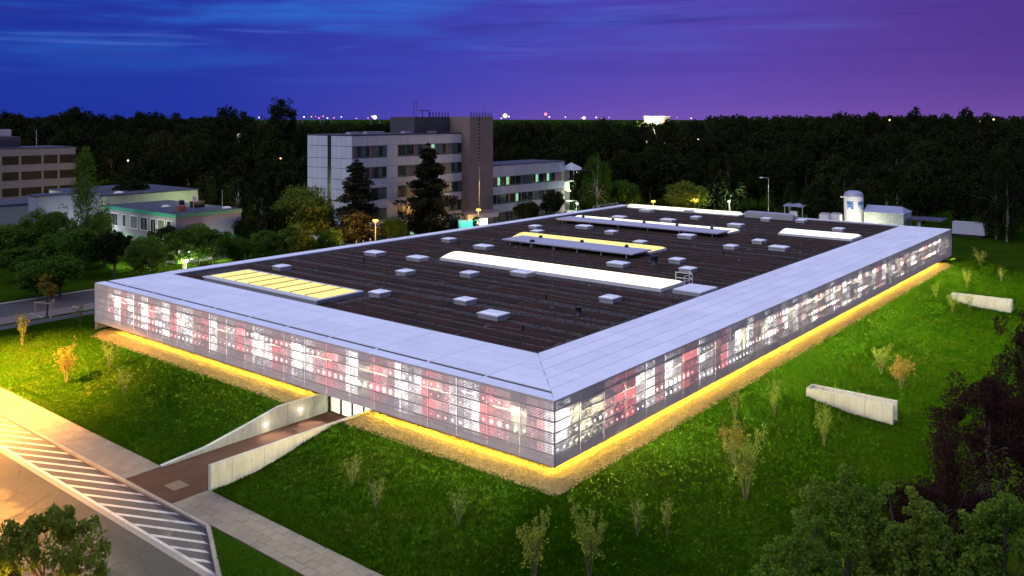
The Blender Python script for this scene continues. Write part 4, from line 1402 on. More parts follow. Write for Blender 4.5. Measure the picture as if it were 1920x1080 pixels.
# two planters that show white over the parapet, gas shelter, slanting roof edge
for k, px in enumerate((1547, 1568)):
    x, y = ground_at(px, 158)
    c = box('cooling_unit', x - .8, x + .8, y - .8, y + .8, 0, 6.6, tank_white, None)
    tag(c, ('white cooling unit farther from the storage tank' if k == 0 else 'white cooling unit next to the storage tank'), 'unit', 'cooling units behind the parapet')
    for j in range(4):
        box('fin', x - .7 + j * .4, x - .62 + j * .4, y - .7, y + .7, 6.605, 6.85, galv, c)
x, y = ground_at(1492, 182)
gs = empty('open_shelter', (x, y, 0), 'small open shelter with mono pitch roof behind the parapet', 'shelter')
MB().profile_xz([(x - 1.5, 5.6), (x + 1.5, 6.0), (x + 1.5, 6.12), (x - 1.5, 5.72)], y - 2.2, y + 2.2).build('roof', shed_roof, gs)
for dx in (-1.2, 1.2):
    for dy in (-1.9, 1.9):
        box('post', x + dx - .08, x + dx + .08, y + dy - .08, y + dy + .08, 0, 5.6 if dx < 0 else 5.9, galv, gs)
box('cabinet', x - 1.0, x - 0.2, y - 0.6, y + 0.9, 0, 4.6, frame_white, gs)

# concrete light wells on the right lawn
def light_well(x, ya, yb, label):
    """U of concrete walls, open towards low y; ya near the hall, yb far from it"""
    za = float(height(x, ya)); zb_ = float(height(x, yb))
    top = za + 0.72
    e = empty('concrete_light_well', (x + 0.7, (ya + yb) / 2, zb_), label, 'concrete well', 'concrete wells on the lawn')
    for xx in (x, x + 1.25):
        MB().prism([(xx, yb), (xx + 0.16, yb), (xx + 0.16, ya), (xx, ya)], min(za, zb_) - 0.4, top).build('side_wall', concrete, e)
    box('end_wall', x + 0.162, x + 1.248, ya - 0.16, ya, za - 1.0, top - 0.002, concrete, e)
    box('floor', x + 0.162, x + 1.248, yb + 0.02, ya - 0.165, zb_ - 0.3, zb_ + 0.06, inner_dark, e)
light_well(28.0, -5.7, -12.6, 'open ended concrete well nearer the camera on the dark right lawn')
light_well(78.6, -6.0, -12.9, 'concrete well farther along the lawn near the hall end')

# ------------------------------------------------------------------ trees
def leaf_quads(r, cen, rad, n, size, flat=1.0, droop=0.0, up=0.35):
    """n leaf faces scattered round clump centres"""
    cen = np.asarray(cen); rad = np.asarray(rad)
    k = r.integers(0, len(cen), n)
    d = r.normal(size=(n, 3)); d /= np.linalg.norm(d, axis=1)[:, None]
    rr = rad[k] * r.uniform(0.25, 1.0, n) ** 0.5
    p = cen[k] + d * rr[:, None] * np.array([1, 1, flat])
    if droop:
        p[:, 2] -= droop * r.random(n) * rad[k]
    nn = r.normal(size=(n, 3)); nn[:, 2] += up * 2; nn /= np.linalg.norm(nn, axis=1)[:, None]
    a = r.normal(size=(n, 3)); t = np.cross(nn, a); t /= np.linalg.norm(t, axis=1)[:, None]
    b = np.cross(nn, t)
    s = size * r.uniform(0.55, 1.35, n)[:, None]
    v = np.stack([p - t * s * .5, p + b * s * .30, p + t * s * .5, p - b * s * .30], 1)
    return v.reshape(-1, 3), np.arange(n * 4).reshape(-1, 4)


def limbs(r, h, th, cen, nl, r0, lean=0.0):
    m_ = MB()
    top = Vector((lean * h * r.normal(), lean * h * r.normal(), th * h))
    mid = Vector((top.x * .4 + r.normal() * .01 * h, top.y * .4, th * h * .5))
    m_.tube([(0, 0, -0.3), tuple(mid * 0.5), tuple(mid), tuple(top)], [r0 * 1.25, r0, r0 * .75, r0 * .25], 7)
    for k in r.choice(len(cen), min(nl, len(cen)), replace=False):
        c = Vector(cen[k])
        f = r.uniform(.3, .8)
        st_ = mid.lerp(top, f) if r.random() < .6 else Vector((0, 0, 0)).lerp(mid, r.uniform(.6, 1))
        if st_.z > c.z: st_ = mid * 0.9
        m2 = st_.lerp(c, .5) + Vector((0, 0, .03 * h))
        m_.tube([tuple(st_), tuple(m2), tuple(c)], [r0 * .38, r0 * .24, r0 * .07], 5)
    return m_


def join_np(leaf, wood, name, leafmat, woodmat):
    v, f = leaf
    wv = np.array(wood.v, dtype=np.float32)
    off = len(v)
    wq = np.array([[i + off for i in q] for q in wood.f if len(q) == 4], dtype=np.int32)
    faces = [f, wq]
    mi = np.concatenate([np.zeros(len(f)), np.ones(len(wq))])
    return np_mesh(name, np.concatenate([v, wv]), faces, [leafmat, woodmat], mi)


def crown_broad(r, h, rad, ncl, lo=0.22, lump=0.35, cr=0.23):
    cen = []; rads = []
    lobes = r.normal(size=(6, 3)); lobes /= np.linalg.norm(lobes, axis=1)[:, None]
    while len(cen) < ncl:
        d = r.normal(size=3); d /= np.linalg.norm(d)
        k = (0.78 + lump * max(0, float((lobes @ d).max()) - .45)) * r.uniform(0.35, 1.0) ** 0.45
        c = np.array([d[0] * rad, d[1] * rad, d[2] * h * (1 - lo) / 2]) * k * .84
        c[2] += h * (1 + lo) / 2
        if d[2] < -.5 and r.random() < .5: continue
        cen.append(c); rads.append(rad * cr * r.uniform(.7, 1.35))
    return np.array(cen), np.array(rads)


def proto_broad(seed, h, rad, ncl, nleaf, leaf, lmat, wmat=None, lo=.22, sep=True, lump=.35, cr=.23):
    r = np.random.default_rng(seed)
    cen, rads = crown_broad(r, h, rad, ncl, lo, lump, cr)
    lf = leaf_quads(r, cen, rads, nleaf, leaf)
    wd = limbs(r, h, .72, cen, 14, h * .018, .02)
    if sep:
        return np_mesh('crown', lf[0], lf[1], lmat), wd.mesh('trunk', wmat or bark)
    return join_np(lf, wd, 'tree', lmat, wmat or bark), None


def proto_birch(seed, h, rad, nleaf, leaf, lmat, sep=True):
    r = np.random.default_rng(seed)
    cen = []; rads = []
    for k in range(70):
        z = r.uniform(.16, .98)
        rr = rad * (math.sin(math.pi * min(1, (z - .02) ** .8)) ** .7) * r.uniform(.2, 1)
        a = r.uniform(0, 6.28)
        cen.append((rr * math.cos(a), rr * math.sin(a), z * h)); rads.append(rad * .22)
    cen = np.array(cen); rads = np.array(rads)
    lf = leaf_quads(r, cen, rads, nleaf, leaf, 1.3, 2.6, 0.0)
    wd = limbs(r, h, .93, cen, 16, h * .011, .01)
    if sep:
        return np_mesh('crown', lf[0], lf[1], lmat), wd.mesh('trunk', bark_birch)
    return join_np(lf, wd, 'tree', lmat, bark_birch), None


def proto_pine(seed, h, rad, nleaf, leaf, lmat):
    r = np.random.default_rng(seed)
    cen = []; rads = []; wd = MB()
    wd.tube([(0, 0, -.3), (0, 0, h * .5), (0.1, 0, h * .98)], [h * .02, h * .013, h * .003], 7)
    z = .10
    while z < .97:
        R = rad * min(1.0, (1 - z) * 1.55 + .06) * (.72 + .28 * math.sin(z * 37))
        nb = r.integers(5, 8)
        a0 = r.uniform(0, 6.28)
        for k in range(nb):
            a = a0 + 6.28 * k / nb + r.normal() * .25
            L = R * r.uniform(.6, 1.15)
            tip = np.array([L * math.cos(a), L * math.sin(a), z * h + L * .12])
            wd.tube([(0, 0, z * h), tuple(tip * [.6, .6, 1]), tuple(tip)], [h * .005, h * .003, h * .001], 4)
            for t in (.35, .6, .8, 1.0):
                cen.append(tip * [t, t, 1] + [0, 0, (t - 1) * L * .1]); rads.append(.16 * R + .10 * rad)
        z += r.uniform(.035, .055)
    cen.append(np.array([0, 0, h * .985])); rads.append(rad * .06)
    lf = leaf_quads(r, np.array(cen), np.array(rads), nleaf, leaf, .55, .2, .2)
    return np_mesh('crown', lf[0], lf[1], lmat), wd.mesh('trunk', bark)


def proto_shrub(seed, h, spread, nst, nleaf, leaf, lmat, wmat):
    r = np.random.default_rng(seed)
    wd = MB(); cen = []; rads = []
    for k in range(nst):
        a = 6.28 * k / nst + r.normal() * .4
        L = h * r.uniform(.7, 1.0); s_ = spread * r.uniform(.35, 1.0)
        tip = np.array([s_ * math.cos(a), s_ * math.sin(a), L])
        mid = tip * [.42, .42, .55] + r.normal(size=3) * .04
        wd.tube([(0.05 * math.cos(a), 0.05 * math.sin(a), -.1), tuple(mid), tuple(tip)], [.02, .014, .005], 4)
        for t in (.45, .6, .75, .88, 1.0):
            p = mid * (1 - t) * 2 + tip * (2 * t - 1) if t > .5 else mid
            cen.append(p); rads.append(spread * .24 * r.uniform(.6, 1.2))
            for q in range(2):
                e_ = p + r.normal(size=3) * spread * .22
                wd.tube([tuple(p), tuple(e_)], [.009, .004], 3)
                cen.append(e_); rads.append(spread * .16)
    lf = leaf_quads(r, np.array(cen), np.array(rads), nleaf, leaf, 1.0, 0, .2)
    return np_mesh('crown', lf[0], lf[1], lmat), wd.mesh('stems', wmat)


def plant(proto, name, x, y, z, sx, sz, rot, label, cat='tree', group=None, tn='trunk', cn='crown'):
    e = empty(name, (x, y, z), label, cat, group)
    e.rotation_euler = (0, 0, rot)
    e.scale = (sx, sx, sz)
    for nm, me in ((cn, proto[0]), (tn, proto[1])):
        o = bpy.data.objects.new(nm, me)
        COL.objects.link(o)
        o.parent = e
    return e


# mid-ground trees: (column, distance, height, width, kind, label)
P_green = [proto_broad(s, 10, 4, 80, 9500, .36, leaf_green, lo=.08) for s in (1, 2, 3)]
P_fresh = [proto_broad(s, 10, 4, 80, 9500, .36, leaf_fresh, lo=.08) for s in (7, 8)]
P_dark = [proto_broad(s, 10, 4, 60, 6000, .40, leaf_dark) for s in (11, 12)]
P_birch = [proto_birch(s, 18, 3.6, 9000, .30, leaf_green) for s in (21, 22)]
P_pine = [proto_pine(s, 17, 4.0, 17000, .46, leaf_pine) for s in (31, 32)]
P_slim = [proto_broad(41, 5, .9, 30, 1600, .2, leaf_fresh, lo=.12)]
P_round = [proto_broad(45, 13, 5.4, 110, 15000, .36, leaf_fresh, lo=.08, lump=.2)]
MID = [
    (160, 140, 19.6, 7.2, P_birch[0], 18, 3.6, 'tall weeping birch in front of the white floodlit annex', 'birch_tree'),
    (72, 150, 9.2, 6.0, P_fresh[0], 10, 4, 'bright green tree beside the lit terrace', 'leafy_tree'),
    (118, 137, 6.9, 7.2, P_green[0], 10, 4, 'bushy dark green tree below the tall birch', 'leafy_tree'),
    (196, 139, 6.2, 6.4, P_green[1], 10, 4, 'green tree at the lower corner of the pavilion', 'leafy_tree'),
    (70, 116, 5.8, 6.0, P_green[2], 10, 4, 'broad dull green tree behind the staked tree', 'leafy_tree'),
    (112, 116, 6.2, 6.2, P_green[0], 10, 4, 'green tree on the grass bank near the hall corner', 'leafy_tree'),
    (270, 129, 7.2, 6.2, P_green[1], 10, 4, 'dense green tree before the pavilion window strip', 'leafy_tree'),
    (284, 126, 4.6, 2.0, P_slim[0], 5, .9, 'slim yellow green tree before the dense green tree', 'slim_tree'),
    (345, 137, 7.2, 7.4, P_green[2], 10, 4, 'dark green tree over the lit pavilion window', 'leafy_tree'),
    (400, 139, 6.8, 6.6, P_green[0], 10, 4, 'spreading green tree before the pavilion end wall', 'leafy_tree'),
    (447, 141, 5.2, 5.0, P_green[1], 10, 4, 'smaller green tree at the pavilion corner by the hall parapet', 'leafy_tree'),
    (497, 146, 5.8, 5.6, P_green[2], 10, 4, 'round green tree over the parapet, next right of the pavilion', 'leafy_tree'),
    (553, 147, 6.4, 6.6, P_fresh[1], 10, 4, 'light green tree standing before the big round tree', 'leafy_tree'),
    (572, 158, 13.2, 11.0, P_round[0], 13, 5.4, 'big round bright green tree beside the office end wall', 'leafy_tree'),
    (620, 150, 5.4, 4.6, P_green[0], 10, 4, 'low green tree under the left conifer', 'leafy_tree'),
    (669, 158, 16.8, 11.0, P_pine[0], 17, 4, 'left dark conifer before the office windows', 'conifer'),
    (803, 170, 19.4, 12.0, P_pine[1], 17, 4, 'right and taller dark conifer before the office windows', 'conifer'),
    (740, 160, 6.4, 5.2, P_green[1], 10, 4, 'lamplit tree between the two conifers', 'leafy_tree'),
    (660, 148, 3.2, 1.6, P_slim[0], 5, .9, 'slim bright tree over the parapet left of the street lamp', 'slim_tree'),
    (770, 156, 3.0, 1.7, P_slim[0], 5, .9, 'slim bright tree between the conifers beside the parapet', 'slim_tree'),
    (893, 181, 4.4, 2.0, P_slim[0], 5, .9, 'slim tree lit orange by the lamp at the stair core', 'slim_tree'),
    (988, 186, 6.6, 6.2, P_dark[0], 10, 4, 'dark bush before the three storey wing', 'leafy_tree'),
    (965, 178, 3.4, 1.8, P_slim[0], 5, .9, 'slim green tree before the wing, left of the dark bush', 'slim_tree'),
    (1035, 196, 8.0, 5.6, P_dark[1], 10, 4, 'dark tree beside the glazed stair tower', 'leafy_tree'),
    (1120, 200, 16.0, 9.0, P_birch[1], 18, 3.6, 'tall birch right of the glazed stair tower', 'birch_tree'),
    (1168, 205, 10.4, 9.6, P_green[1], 10, 4, 'rounded tree at the far roof corner, right of the birch', 'leafy_tree'),
    (1290, 206, 10.0, 10.4, P_fresh[0], 10, 4, 'broad tree lit yellow by the lamps behind the far parapet', 'leafy_tree'),
    (20, 142, 7.4, 7.0, P_green[1], 10, 4, 'dark green tree at the left picture edge below the lit terrace', 'leafy_tree'),
    (150, 131, 8.2, 7.0, P_green[0], 10, 4, 'full green tree at the foot of the tall birch', 'leafy_tree'),
    (215, 131, 7.4, 6.8, P_dark[0], 10, 4, 'dark tree hiding the lower pavilion wall', 'leafy_tree'),
    (310, 140, 7.0, 6.0, P_dark[1], 10, 4, 'dark tree between the dense green tree and the lit window', 'leafy_tree'),
    (372, 142, 7.6, 6.4, P_green[1], 10, 4, 'green tree rising against the pavilion corner', 'leafy_tree'),
    (520, 156, 8.4, 7.0, P_dark[0], 10, 4, 'dark tree behind the trees right of the pavilion', 'leafy_tree'),
    (600, 162, 8.0, 6.0, P_green[0], 10, 4, 'green tree at the foot of the office end wall', 'leafy_tree'),
    (470, 150, 7.4, 6.0, P_dark[1], 10, 4, 'dark tree just right of the pavilion end wall', 'leafy_tree'),
    (240, 170, 13.0, 9.0, P_dark[0], 10, 4, 'tall dark tree behind the cream annex roof', 'leafy_tree'),
    (100, 145, 9.4, 7.0, P_green[2], 10, 4, 'green tree standing before the floodlit annex wall, left of the birch', 'leafy_tree'),
    (185, 147, 9.0, 5.6, P_green[0], 10, 4, 'green tree against the corner of the pavilion, right of the birch', 'leafy_tree'),
    (38, 128, 5.6, 7.0, P_green[0], 10, 4, 'low spreading tree near the left edge beyond the back street', 'leafy_tree'),
    (1185, 212, 6.0, 6.0, P_green[2], 10, 4, 'low tree behind the orange lamp at the far parapet', 'leafy_tree'),
]
for (px, D, h_, w_, pr_, ph_, prad, lab, nm) in MID:
    x, y = ground_at(px, D)
    k_ = 1.18 if nm == 'leafy_tree' else 1.0
    plant(pr_, nm, x, y, 0, k_ * w_ / 2 / prad, h_ / ph_, rnd.uniform(0, 6.28), lab, 'tree')

# the lone tall tree on the horizon and the woods
r_ = np.random.default_rng(77)
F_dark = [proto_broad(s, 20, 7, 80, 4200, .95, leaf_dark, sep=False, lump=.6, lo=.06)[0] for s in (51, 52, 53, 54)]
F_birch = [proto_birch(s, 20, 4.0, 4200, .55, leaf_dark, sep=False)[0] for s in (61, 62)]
x, y = ground_at(530, 330)
o = link('lone_tree', proto_broad(70, 33.5, 7.0, 110, 6500, .75, leaf_dark, sep=False, lo=.3, lump=.5, cr=.2)[0], None, (x, y, 0))
tag(o, 'tall lone tree standing up against the blue horizon', 'tree')


def wood_height(px, D):
    """tree height that gives the treeline of the photograph at that direction"""
    top = float(np.interp(px, [-60, 60, 180, 300, 440, 500, 1130, 1180, 1330, 1460, 1540, 1620, 1750, 1800, 1860, 1980],
                          [214, 209, 210, 216, 220, 236, 236, 218, 226, 220, 204, 211, 202, 213, 218, 210]))
    top += 5 * math.sin(px * .045) + 4 * math.sin(px * .17 + 1)
    return top


rows = [(205, 580, 186, 5, 13), (120, 590, 212, 5, 15), (0, 470, 250, 5, 17), (0, 470, 300, 5, 19), (-40, 480, 350, 5, 22), (-40, 480, 410, 6, 26),
        (1060, 1460, 226, 4, 14), (1440, 1990, 184, 4, 12), (1060, 1990, 214, 5, 15), (900, 1960, 252, 5, 17), (560, 1960, 315, 6, 20), (480, 1960, 380, 6, 23), (-40, 1980, 450, 7, 26)]
cnt = 0
for (a, b, D0, sp, h0) in rows:
    px = a
    while px < b:
        D = D0 * r_.uniform(.93, 1.08)
        step_px = sp * 1608 / D
        top = wood_height(px, D)
        hmax = ZC - (top - 221) * D / 1608
        hh = min(h0 * r_.uniform(.85, 1.2), hmax * r_.uniform(.94, 1.02))
        if D0 >= 410: hh = hmax * r_.uniform(.84, 1.06)
        px += step_px * r_.uniform(.75, 1.35) * (1.25 if D0 < 300 else 1.5)
        x, y = ground_at(px, D)
        if 26 < x < 70 and 174 < y < 240: continue
        if x < 53 and y < 150: continue
        if px < 60 and D < 240: continue
        birch = r_.random() < (.3 if D0 < 300 else .08)
        me = F_birch[r_.integers(2)] if birch else F_dark[r_.integers(4)]
        o = link('wood_tree', me, None, (x, y, 0))
        sw = r_.uniform(.7, 1.0) * (1.25 if birch else 1.0) * min(1.2, hh / 18)
        o.scale = (sw, sw, hh / (20 if birch else 18.6))
        o.rotation_euler = (0, 0, r_.uniform(0, 6.28))
        if px < 480:
            lab, gp = ('dark tree of the near row behind the pavilion and cream annex' if D0 < 240 else 'dark tree deep in the wood between the grey office and the office block'), 'trees of the left wood'
        elif px < 1130:
            lab, gp = ('dark tree close behind the big round tree and the office end wall' if D0 < 300 and px < 700 else 'dark tree close behind the three storey wing' if D0 < 300 else 'dark tree far behind the office block towards the horizon lights'), 'trees of the middle wood'
        else:
            sec = 'behind the far parapet lamps' if px < 1430 else 'behind the storage tank and shed' if px < 1700 else 'behind the pale container'
            lab, gp = ('dark tree of the near wood edge ' if D0 < 235 else 'dark tree deep in the wood ' if D0 < 400 else 'dark treetop on the skyline of the wood ') + sec, 'trees of the right wood'
        tag(o, lab, 'tree', gp)
        cnt += 1
print('WOOD TREES', cnt)
# far woods, one mass
cen = []; rads = []
for k in range(900):
    px = r_.uniform(-80, 2000); D = r_.uniform(500, 1150)
    hmax = ZC - ((217 if px < 470 else 233 if px < 1130 else 226 if px < 1330 else 214) - 221) * D / 1608
    x, y = ground_at(px, D)
    for q in range(4):
        cen.append((x + r_.normal() * 3.5, y + r_.normal() * 3.5, min(28, hmax) * r_.uniform(.45, .86))); rads.append(4.2)
for k in range(1500):                           # the last belt, dense enough to close the horizon
    px = r_.uniform(-80, 2000); D = r_.uniform(1150, 1330)
    x, y = ground_at(px, D)
    cen.append((x, y, r_.uniform(4, 17.5))); rads.append(r_.uniform(3.5, 6.0))
lf = leaf_quads(r_, np.array(cen), np.array(rads), 120000, 2.6, 0.8)
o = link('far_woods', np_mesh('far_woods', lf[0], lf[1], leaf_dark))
tag(o, 'far woods along the horizon', 'woods', kind='stuff')

P_birch_edge = proto_birch(23, 18, 3.6, 9000, .34, leaf_dark)
P_birch_edge[1].materials[0] = plain('bark_birch_dull', (0.13, 0.125, 0.115), 0.85, var=0.5, scale=4)
# birches with pale trunks at the wood's edge, right of the container
for k, (px, D, h_) in enumerate(((1868, 172, 17), (1888, 168, 16), (1880, 178, 18))):
    x, y = ground_at(px, D)
    plant(P_birch_edge, 'birch_tree', x, y, 0, 1.0, h_ / 18, k * 2.1,
          ('pale trunked birch nearest the container at the wood edge', 'rightmost pale trunked birch at the wood edge', 'middle pale trunked birch at the wood edge')[k], 'tree')

# staked young tree in the parking strip
x, y = 1.9, 78.2
e = plant(proto_broad(80, 5.6, 1.25, 34, 1900, .2, make_leaf('leaf_amber', [(0.14, 0.13, 0.02), (0.22, 0.16, 0.03), (0.30, 0.15, 0.03)], .3), lo=.3), 'staked_tree', x, y, 0, 1, 1, 0, 'young amber tree tied between wooden stakes beside the parking strip', 'tree')
sk_ = empty('tree_stakes', (x, y, 0), 'wooden stakes with cross bars round the young amber tree', 'stakes')
for k in range(3):
    a = 0.5 + k * 2.094
    MB().tube([(x + 1.25 * math.cos(a), y + 1.25 * math.sin(a), -.1), (x + 1.25 * math.cos(a), y + 1.25 * math.sin(a), 2.0)], .07, 6).build('stake', timber, sk_)
    b = a + 2.094
    MB().tube([(x + 1.25 * math.cos(a), y + 1.25 * math.sin(a), 1.85), (x + 1.25 * math.cos(b), y + 1.25 * math.sin(b), 1.85)], .05, 6).build('cross_bar', timber, sk_)

# young shrubs on the lawns
stem_mat = plain('shrub_stem', (0.13, 0.11, 0.07), 0.8)
S = [proto_shrub(90 + k, 2.6, 1.0, 8, n_, .12, leaf_shrub, stem_mat) for k, n_ in enumerate((900, 1400, 480, 260))]
S_amber = [proto_shrub(97, 2.6, 1.1, 9, 1100, .13, MATS['leaf_amber'], stem_mat)]
SHR = [
    (1105, 1085, 4.5, 2.6, 1, 'pale leafy shrub on the dark front lawn, right of its twin'),
    (1002, 1092, 4.0, 2.4, 1, 'pale leafy shrub on the dark front lawn, left of its twin'),
    (1398, 938, 5.0, 3.6, 1, 'bushy yellow green shrub below the gravel strip on the right lawn'),
    (1372, 870, 3.4, 2.6, 4, 'amber shrub just above the bushy yellow green one'),
    (1378, 788, 3.3, 1.6, 2, 'thin shrub beside the gravel strip on the right lawn'),
    (1452, 782, 3.2, 1.9, 0, 'upright pale shrub on the bright part of the right lawn'),
    (1545, 838, 3.6, 2.0, 0, 'upright yellow shrub in front of the nearer concrete well'),
    (1652, 702, 3.2, 2.4, 1, 'left of the two yellow green shrubs behind the nearer concrete well'),
    (1690, 730, 3.4, 3.4, 4, 'spreading amber shrub behind the nearer concrete well'),
    (1785, 586, 2.8, 2.4, 0, 'bright yellow shrub before the farther concrete well'),
    (1818, 582, 2.6, 1.6, 2, 'thin shrub against the farther concrete well'),
    (1755, 558, 2.6, 1.8, 2, 'thin shrub near the gravel strip by the farther concrete well'),
    (1813, 540, 3.0, 1.8, 0, 'yellow shrub behind the farther concrete well'),
    (1838, 498, 3.0, 3.0, 1, 'spreading shrub on the dark lawn beyond the hall end'),
    (1877, 528, 2.8, 1.8, 2, 'faint thin shrub far out on the dark lawn'),
    (42, 648, 4.2, 1.8, 0, 'slender amber lit shrub at the left end of the front lawn'),
    (150, 612, 3.2, 1.8, 2, 'thin shrub near the left corner of the hall'),
    (124, 718, 4.0, 3.0, 4, 'bright orange shrub on the left front lawn'),
    (205, 690, 3.4, 2.6, 2, 'sparse shrub right of the orange one on the front lawn'),
    (232, 742, 3.2, 2.4, 2, 'sparse shrub lowest on the left front lawn'),
    (660, 912, 2.6, 2.2, 3, 'sparse shrub nearest the retaining wall on the front lawn'),
    (704, 952, 2.4, 2.2, 3, 'sparse drooping shrub in the middle of the front lawn'),
    (860, 985, 2.8, 2.0, 3, 'sparse shrub below the hall on the dark front lawn'),
    (1195, 1005, 3.0, 1.6, 3, 'bare shrub in deep shade, left of two on the right lawn'),
    (1250, 1008, 3.0, 1.4, 3, 'bare shrub in deep shade, right of two on the right lawn'),
]
for (px, py, h_, w_, k, lab) in SHR:
    z = 0.5
    for it in range(8):
        D = (ZC - z) * 1608 / (py - 221)
        x, y = ground_at(px, D)
        z = float(height(x, y))
    pr_ = S_amber[0] if k == 4 else S[k]
    plant(pr_, 'lawn_shrub', x, y, z, w_ / 2.9, h_ / 3.1, rnd.uniform(0, 6.28), lab, 'shrub', 'young shrubs on the lawns', 'stems', 'leaves')

# trees close to the camera along the bottom edge
leaf_near = make_leaf('leaf_near', [(0.07, 0.13, 0.014), (0.10, 0.17, 0.02), (0.14, 0.18, 0.025)], .4)
N_oak = proto_broad(101, 8, 3.2, 120, 16000, .20, leaf_near, lo=.12, lump=.95, cr=.13)
N_col = [proto_broad(s, 9, 2.3, 120, 15000, .17, leaf_near, lo=.1, lump=.95, cr=.14) for s in (103, 104)]
N_pur = [proto_broad(s, 11, 4.6, 130, 15000, .22, leaf_purple, lo=.16, lump=.9, cr=.15) for s in (105, 106)]
NEAR = [
    (80, 37.5, 7.3, 5.4, N_oak, 8, 3.2, 'leafy green tree at the bottom left beside the road'),
    (1588, 40, 8.6, 4.8, N_col[0], 9, 2.3, 'tallest of the green trees in the bottom right corner group'),
    (1690, 39, 7.3, 4.4, N_col[1], 9, 2.3, 'green tree between the two tallest in the bottom right'),
    (1510, 38.5, 6.2, 4.0, N_col[1], 9, 2.3, 'leftmost green tree of the bottom right group'),
    (1885, 37, 9.4, 4.6, N_col[0], 9, 2.3, 'green tree at the extreme bottom right edge'),
    (1800, 37.5, 6.8, 4.2, N_col[1], 9, 2.3, 'low green tree before the copper beech'),
    (1415, 36, 2.8, 2.6, N_col[1], 9, 2.3, 'low green treetop at the bottom edge left of the group'),
    (1850, 47, 10.0, 7.8, N_pur[0], 11, 4.6, 'dark purple leaved beech on the right'),
    (1760, 42.5, 6.8, 6.2, N_pur[1], 11, 4.6, 'lower purple leaved tree between the green ones'),
    (1945, 52, 12.6, 6.4, N_pur[1], 11, 4.6, 'dark purple tree at the right edge of the lawn'),
]
for (px, D, h_, w_, pr_, ph_, prad, lab) in NEAR:
    x, y = ground_at(px, D)
    nm = 'copper_beech' if 'purple' in lab else 'leafy_tree'
    plant(pr_, nm, x, y, 0, w_ / 2 / prad, h_ / ph_, rnd.uniform(0, 6.28), lab, 'tree')

# ------------------------------------------------------------------ street lamps
def lamp(px, D, h_, power, col, bulb, lab, light=True, r_b=0.52):
    x, y = ground_at(px, D)
    e = empty('street_lamp', (x, y, 0), lab, 'street lamp', 'street lamps')
    MB().tube([(x, y, 0), (x, y, h_ - .25)], [.09, .05], 8).build('post', galv, e)
    MB().lathe([(.10, h_ - .3), (.16, h_ - .22), (.10, h_ - .2)], 10, (x, y)).build('collar', dark_metal, e)
    MB().lathe([(.02, h_ - .2), (r_b * .8, h_ - .1), (r_b, h_ + .05), (r_b * .7, h_ + .22), (.02, h_ + .28)], 12, (x, y)).build('lantern', bulb, e, True)
    MB().lathe([(.05, h_ + .29), (r_b * 1.1, h_ + .30), (.05, h_ + .36)], 10, (x, y)).build('cap', dark_metal, e)
    if light:
        point_light('lamp_light', (x - .45 * CS, y - .45 * SN, h_), power * 8, col, e, .3)
    return e


OR = (1.0, 0.52, 0.12)
lamp(704, 151, 6.2, 2200, OR, sodium, 'street lamp with orange light between the conifers')
lamp(897, 178, 5.2, 450, OR, sodium, 'street lamp with orange light before the stair core')
lamp(1225, 198, 5.0, 900, OR, sodium, 'bright orange street lamp at the far parapet')
lamp(1303, 203, 5.0, 300, OR, sodium_far, 'dimmer orange street lamp right of the bright one')
lamp(1367, 200, 4.8, 700, (0.8, 1.0, 0.7), white_bulb, 'greenish white street lamp behind the far parapet', r_b=.3)
lamp(1045, 196, 4.5, 0, OR, frame_white, 'unlit short lamp post before the dark tree by the wing', False)
for (px, D, h_) in ((668, 149, 2.6), (681, 151, 2.6), (694, 153, 2.6)):
    lamp(px, D, h_, 0, OR, frame_white, 'slim white bollard lamp over the parapet near the orange street lamp', False, .10)
# tall unlit mast lamp behind the parapet
x, y = ground_at(1441, 196)
e = empty('mast_lamp', (x, y, 0), 'tall unlit lamp mast with side arm in front of the dark wood', 'street lamp')
MB().tube([(x, y, 0), (x, y, 10.6)], [.1, .06], 8).build('mast', galv, e)
MB().tube([(x, y, 10.6), (x - 1.2 * SN, y + 1.2 * CS, 10.7)], .05, 6).build('arm', galv, e)
ax, ay = x - 1.6 * SN, y + 1.6 * CS
MB().box(ax - .4, ax + .4, ay - .3, ay + .3, 10.6, 10.8).build('head', frame_white, e)
# path lamps near the pavilion
for (px, D, h_, lab) in ((243, 141, 3.4, 'lit path lamp in the bush left of the dense green tree'), (349, 136, 1.6, 'low lit path lamp before the pavilion'),):
    lamp(px, D, h_, 420, (0.95, 1.0, 0.6), white_bulb, lab, r_b=.3)
# sodium street lamps just outside the left edge of the picture
def tall_lamp(x, y, h_, power, lab, arm):
    e = empty('street_lamp', (x, y, -0.12), lab, 'street lamp')
    MB().tube([(x, y, -.12), (x, y, h_)], [.12, .06], 8).build('post', galv, e)
    MB().tube([(x, y, h_), (x + arm, y, h_ + .25)], .05, 6).build('arm', galv, e)
    MB().box(x + arm - .1, x + arm + .7, y - .16, y + .16, h_ + .16, h_ + .34).build('head', galv, e)
    MB().box(x + arm, x + arm + .6, y - .12, y + .12, h_ + .12, h_ + .158).build('lens', sodium, e)
    l = point_light('lamp_light', (x + arm + .3, y, h_ + .05), power, (1.0, 0.44, 0.06), e, .25, 128)


tall_lamp(-19.5, 54.0, 12.0, 430000, 'sodium street lamp at the left edge of the front street', 1.4)
tall_lamp(-36.0, 4.0, 9.0, 120000, 'sodium street lamp by the worn road nearest the camera', 1.2)
tall_lamp(-31.0, 31.0, 10.0, 90000, 'sodium street lamp across the road from the hatched bay', 1.2)

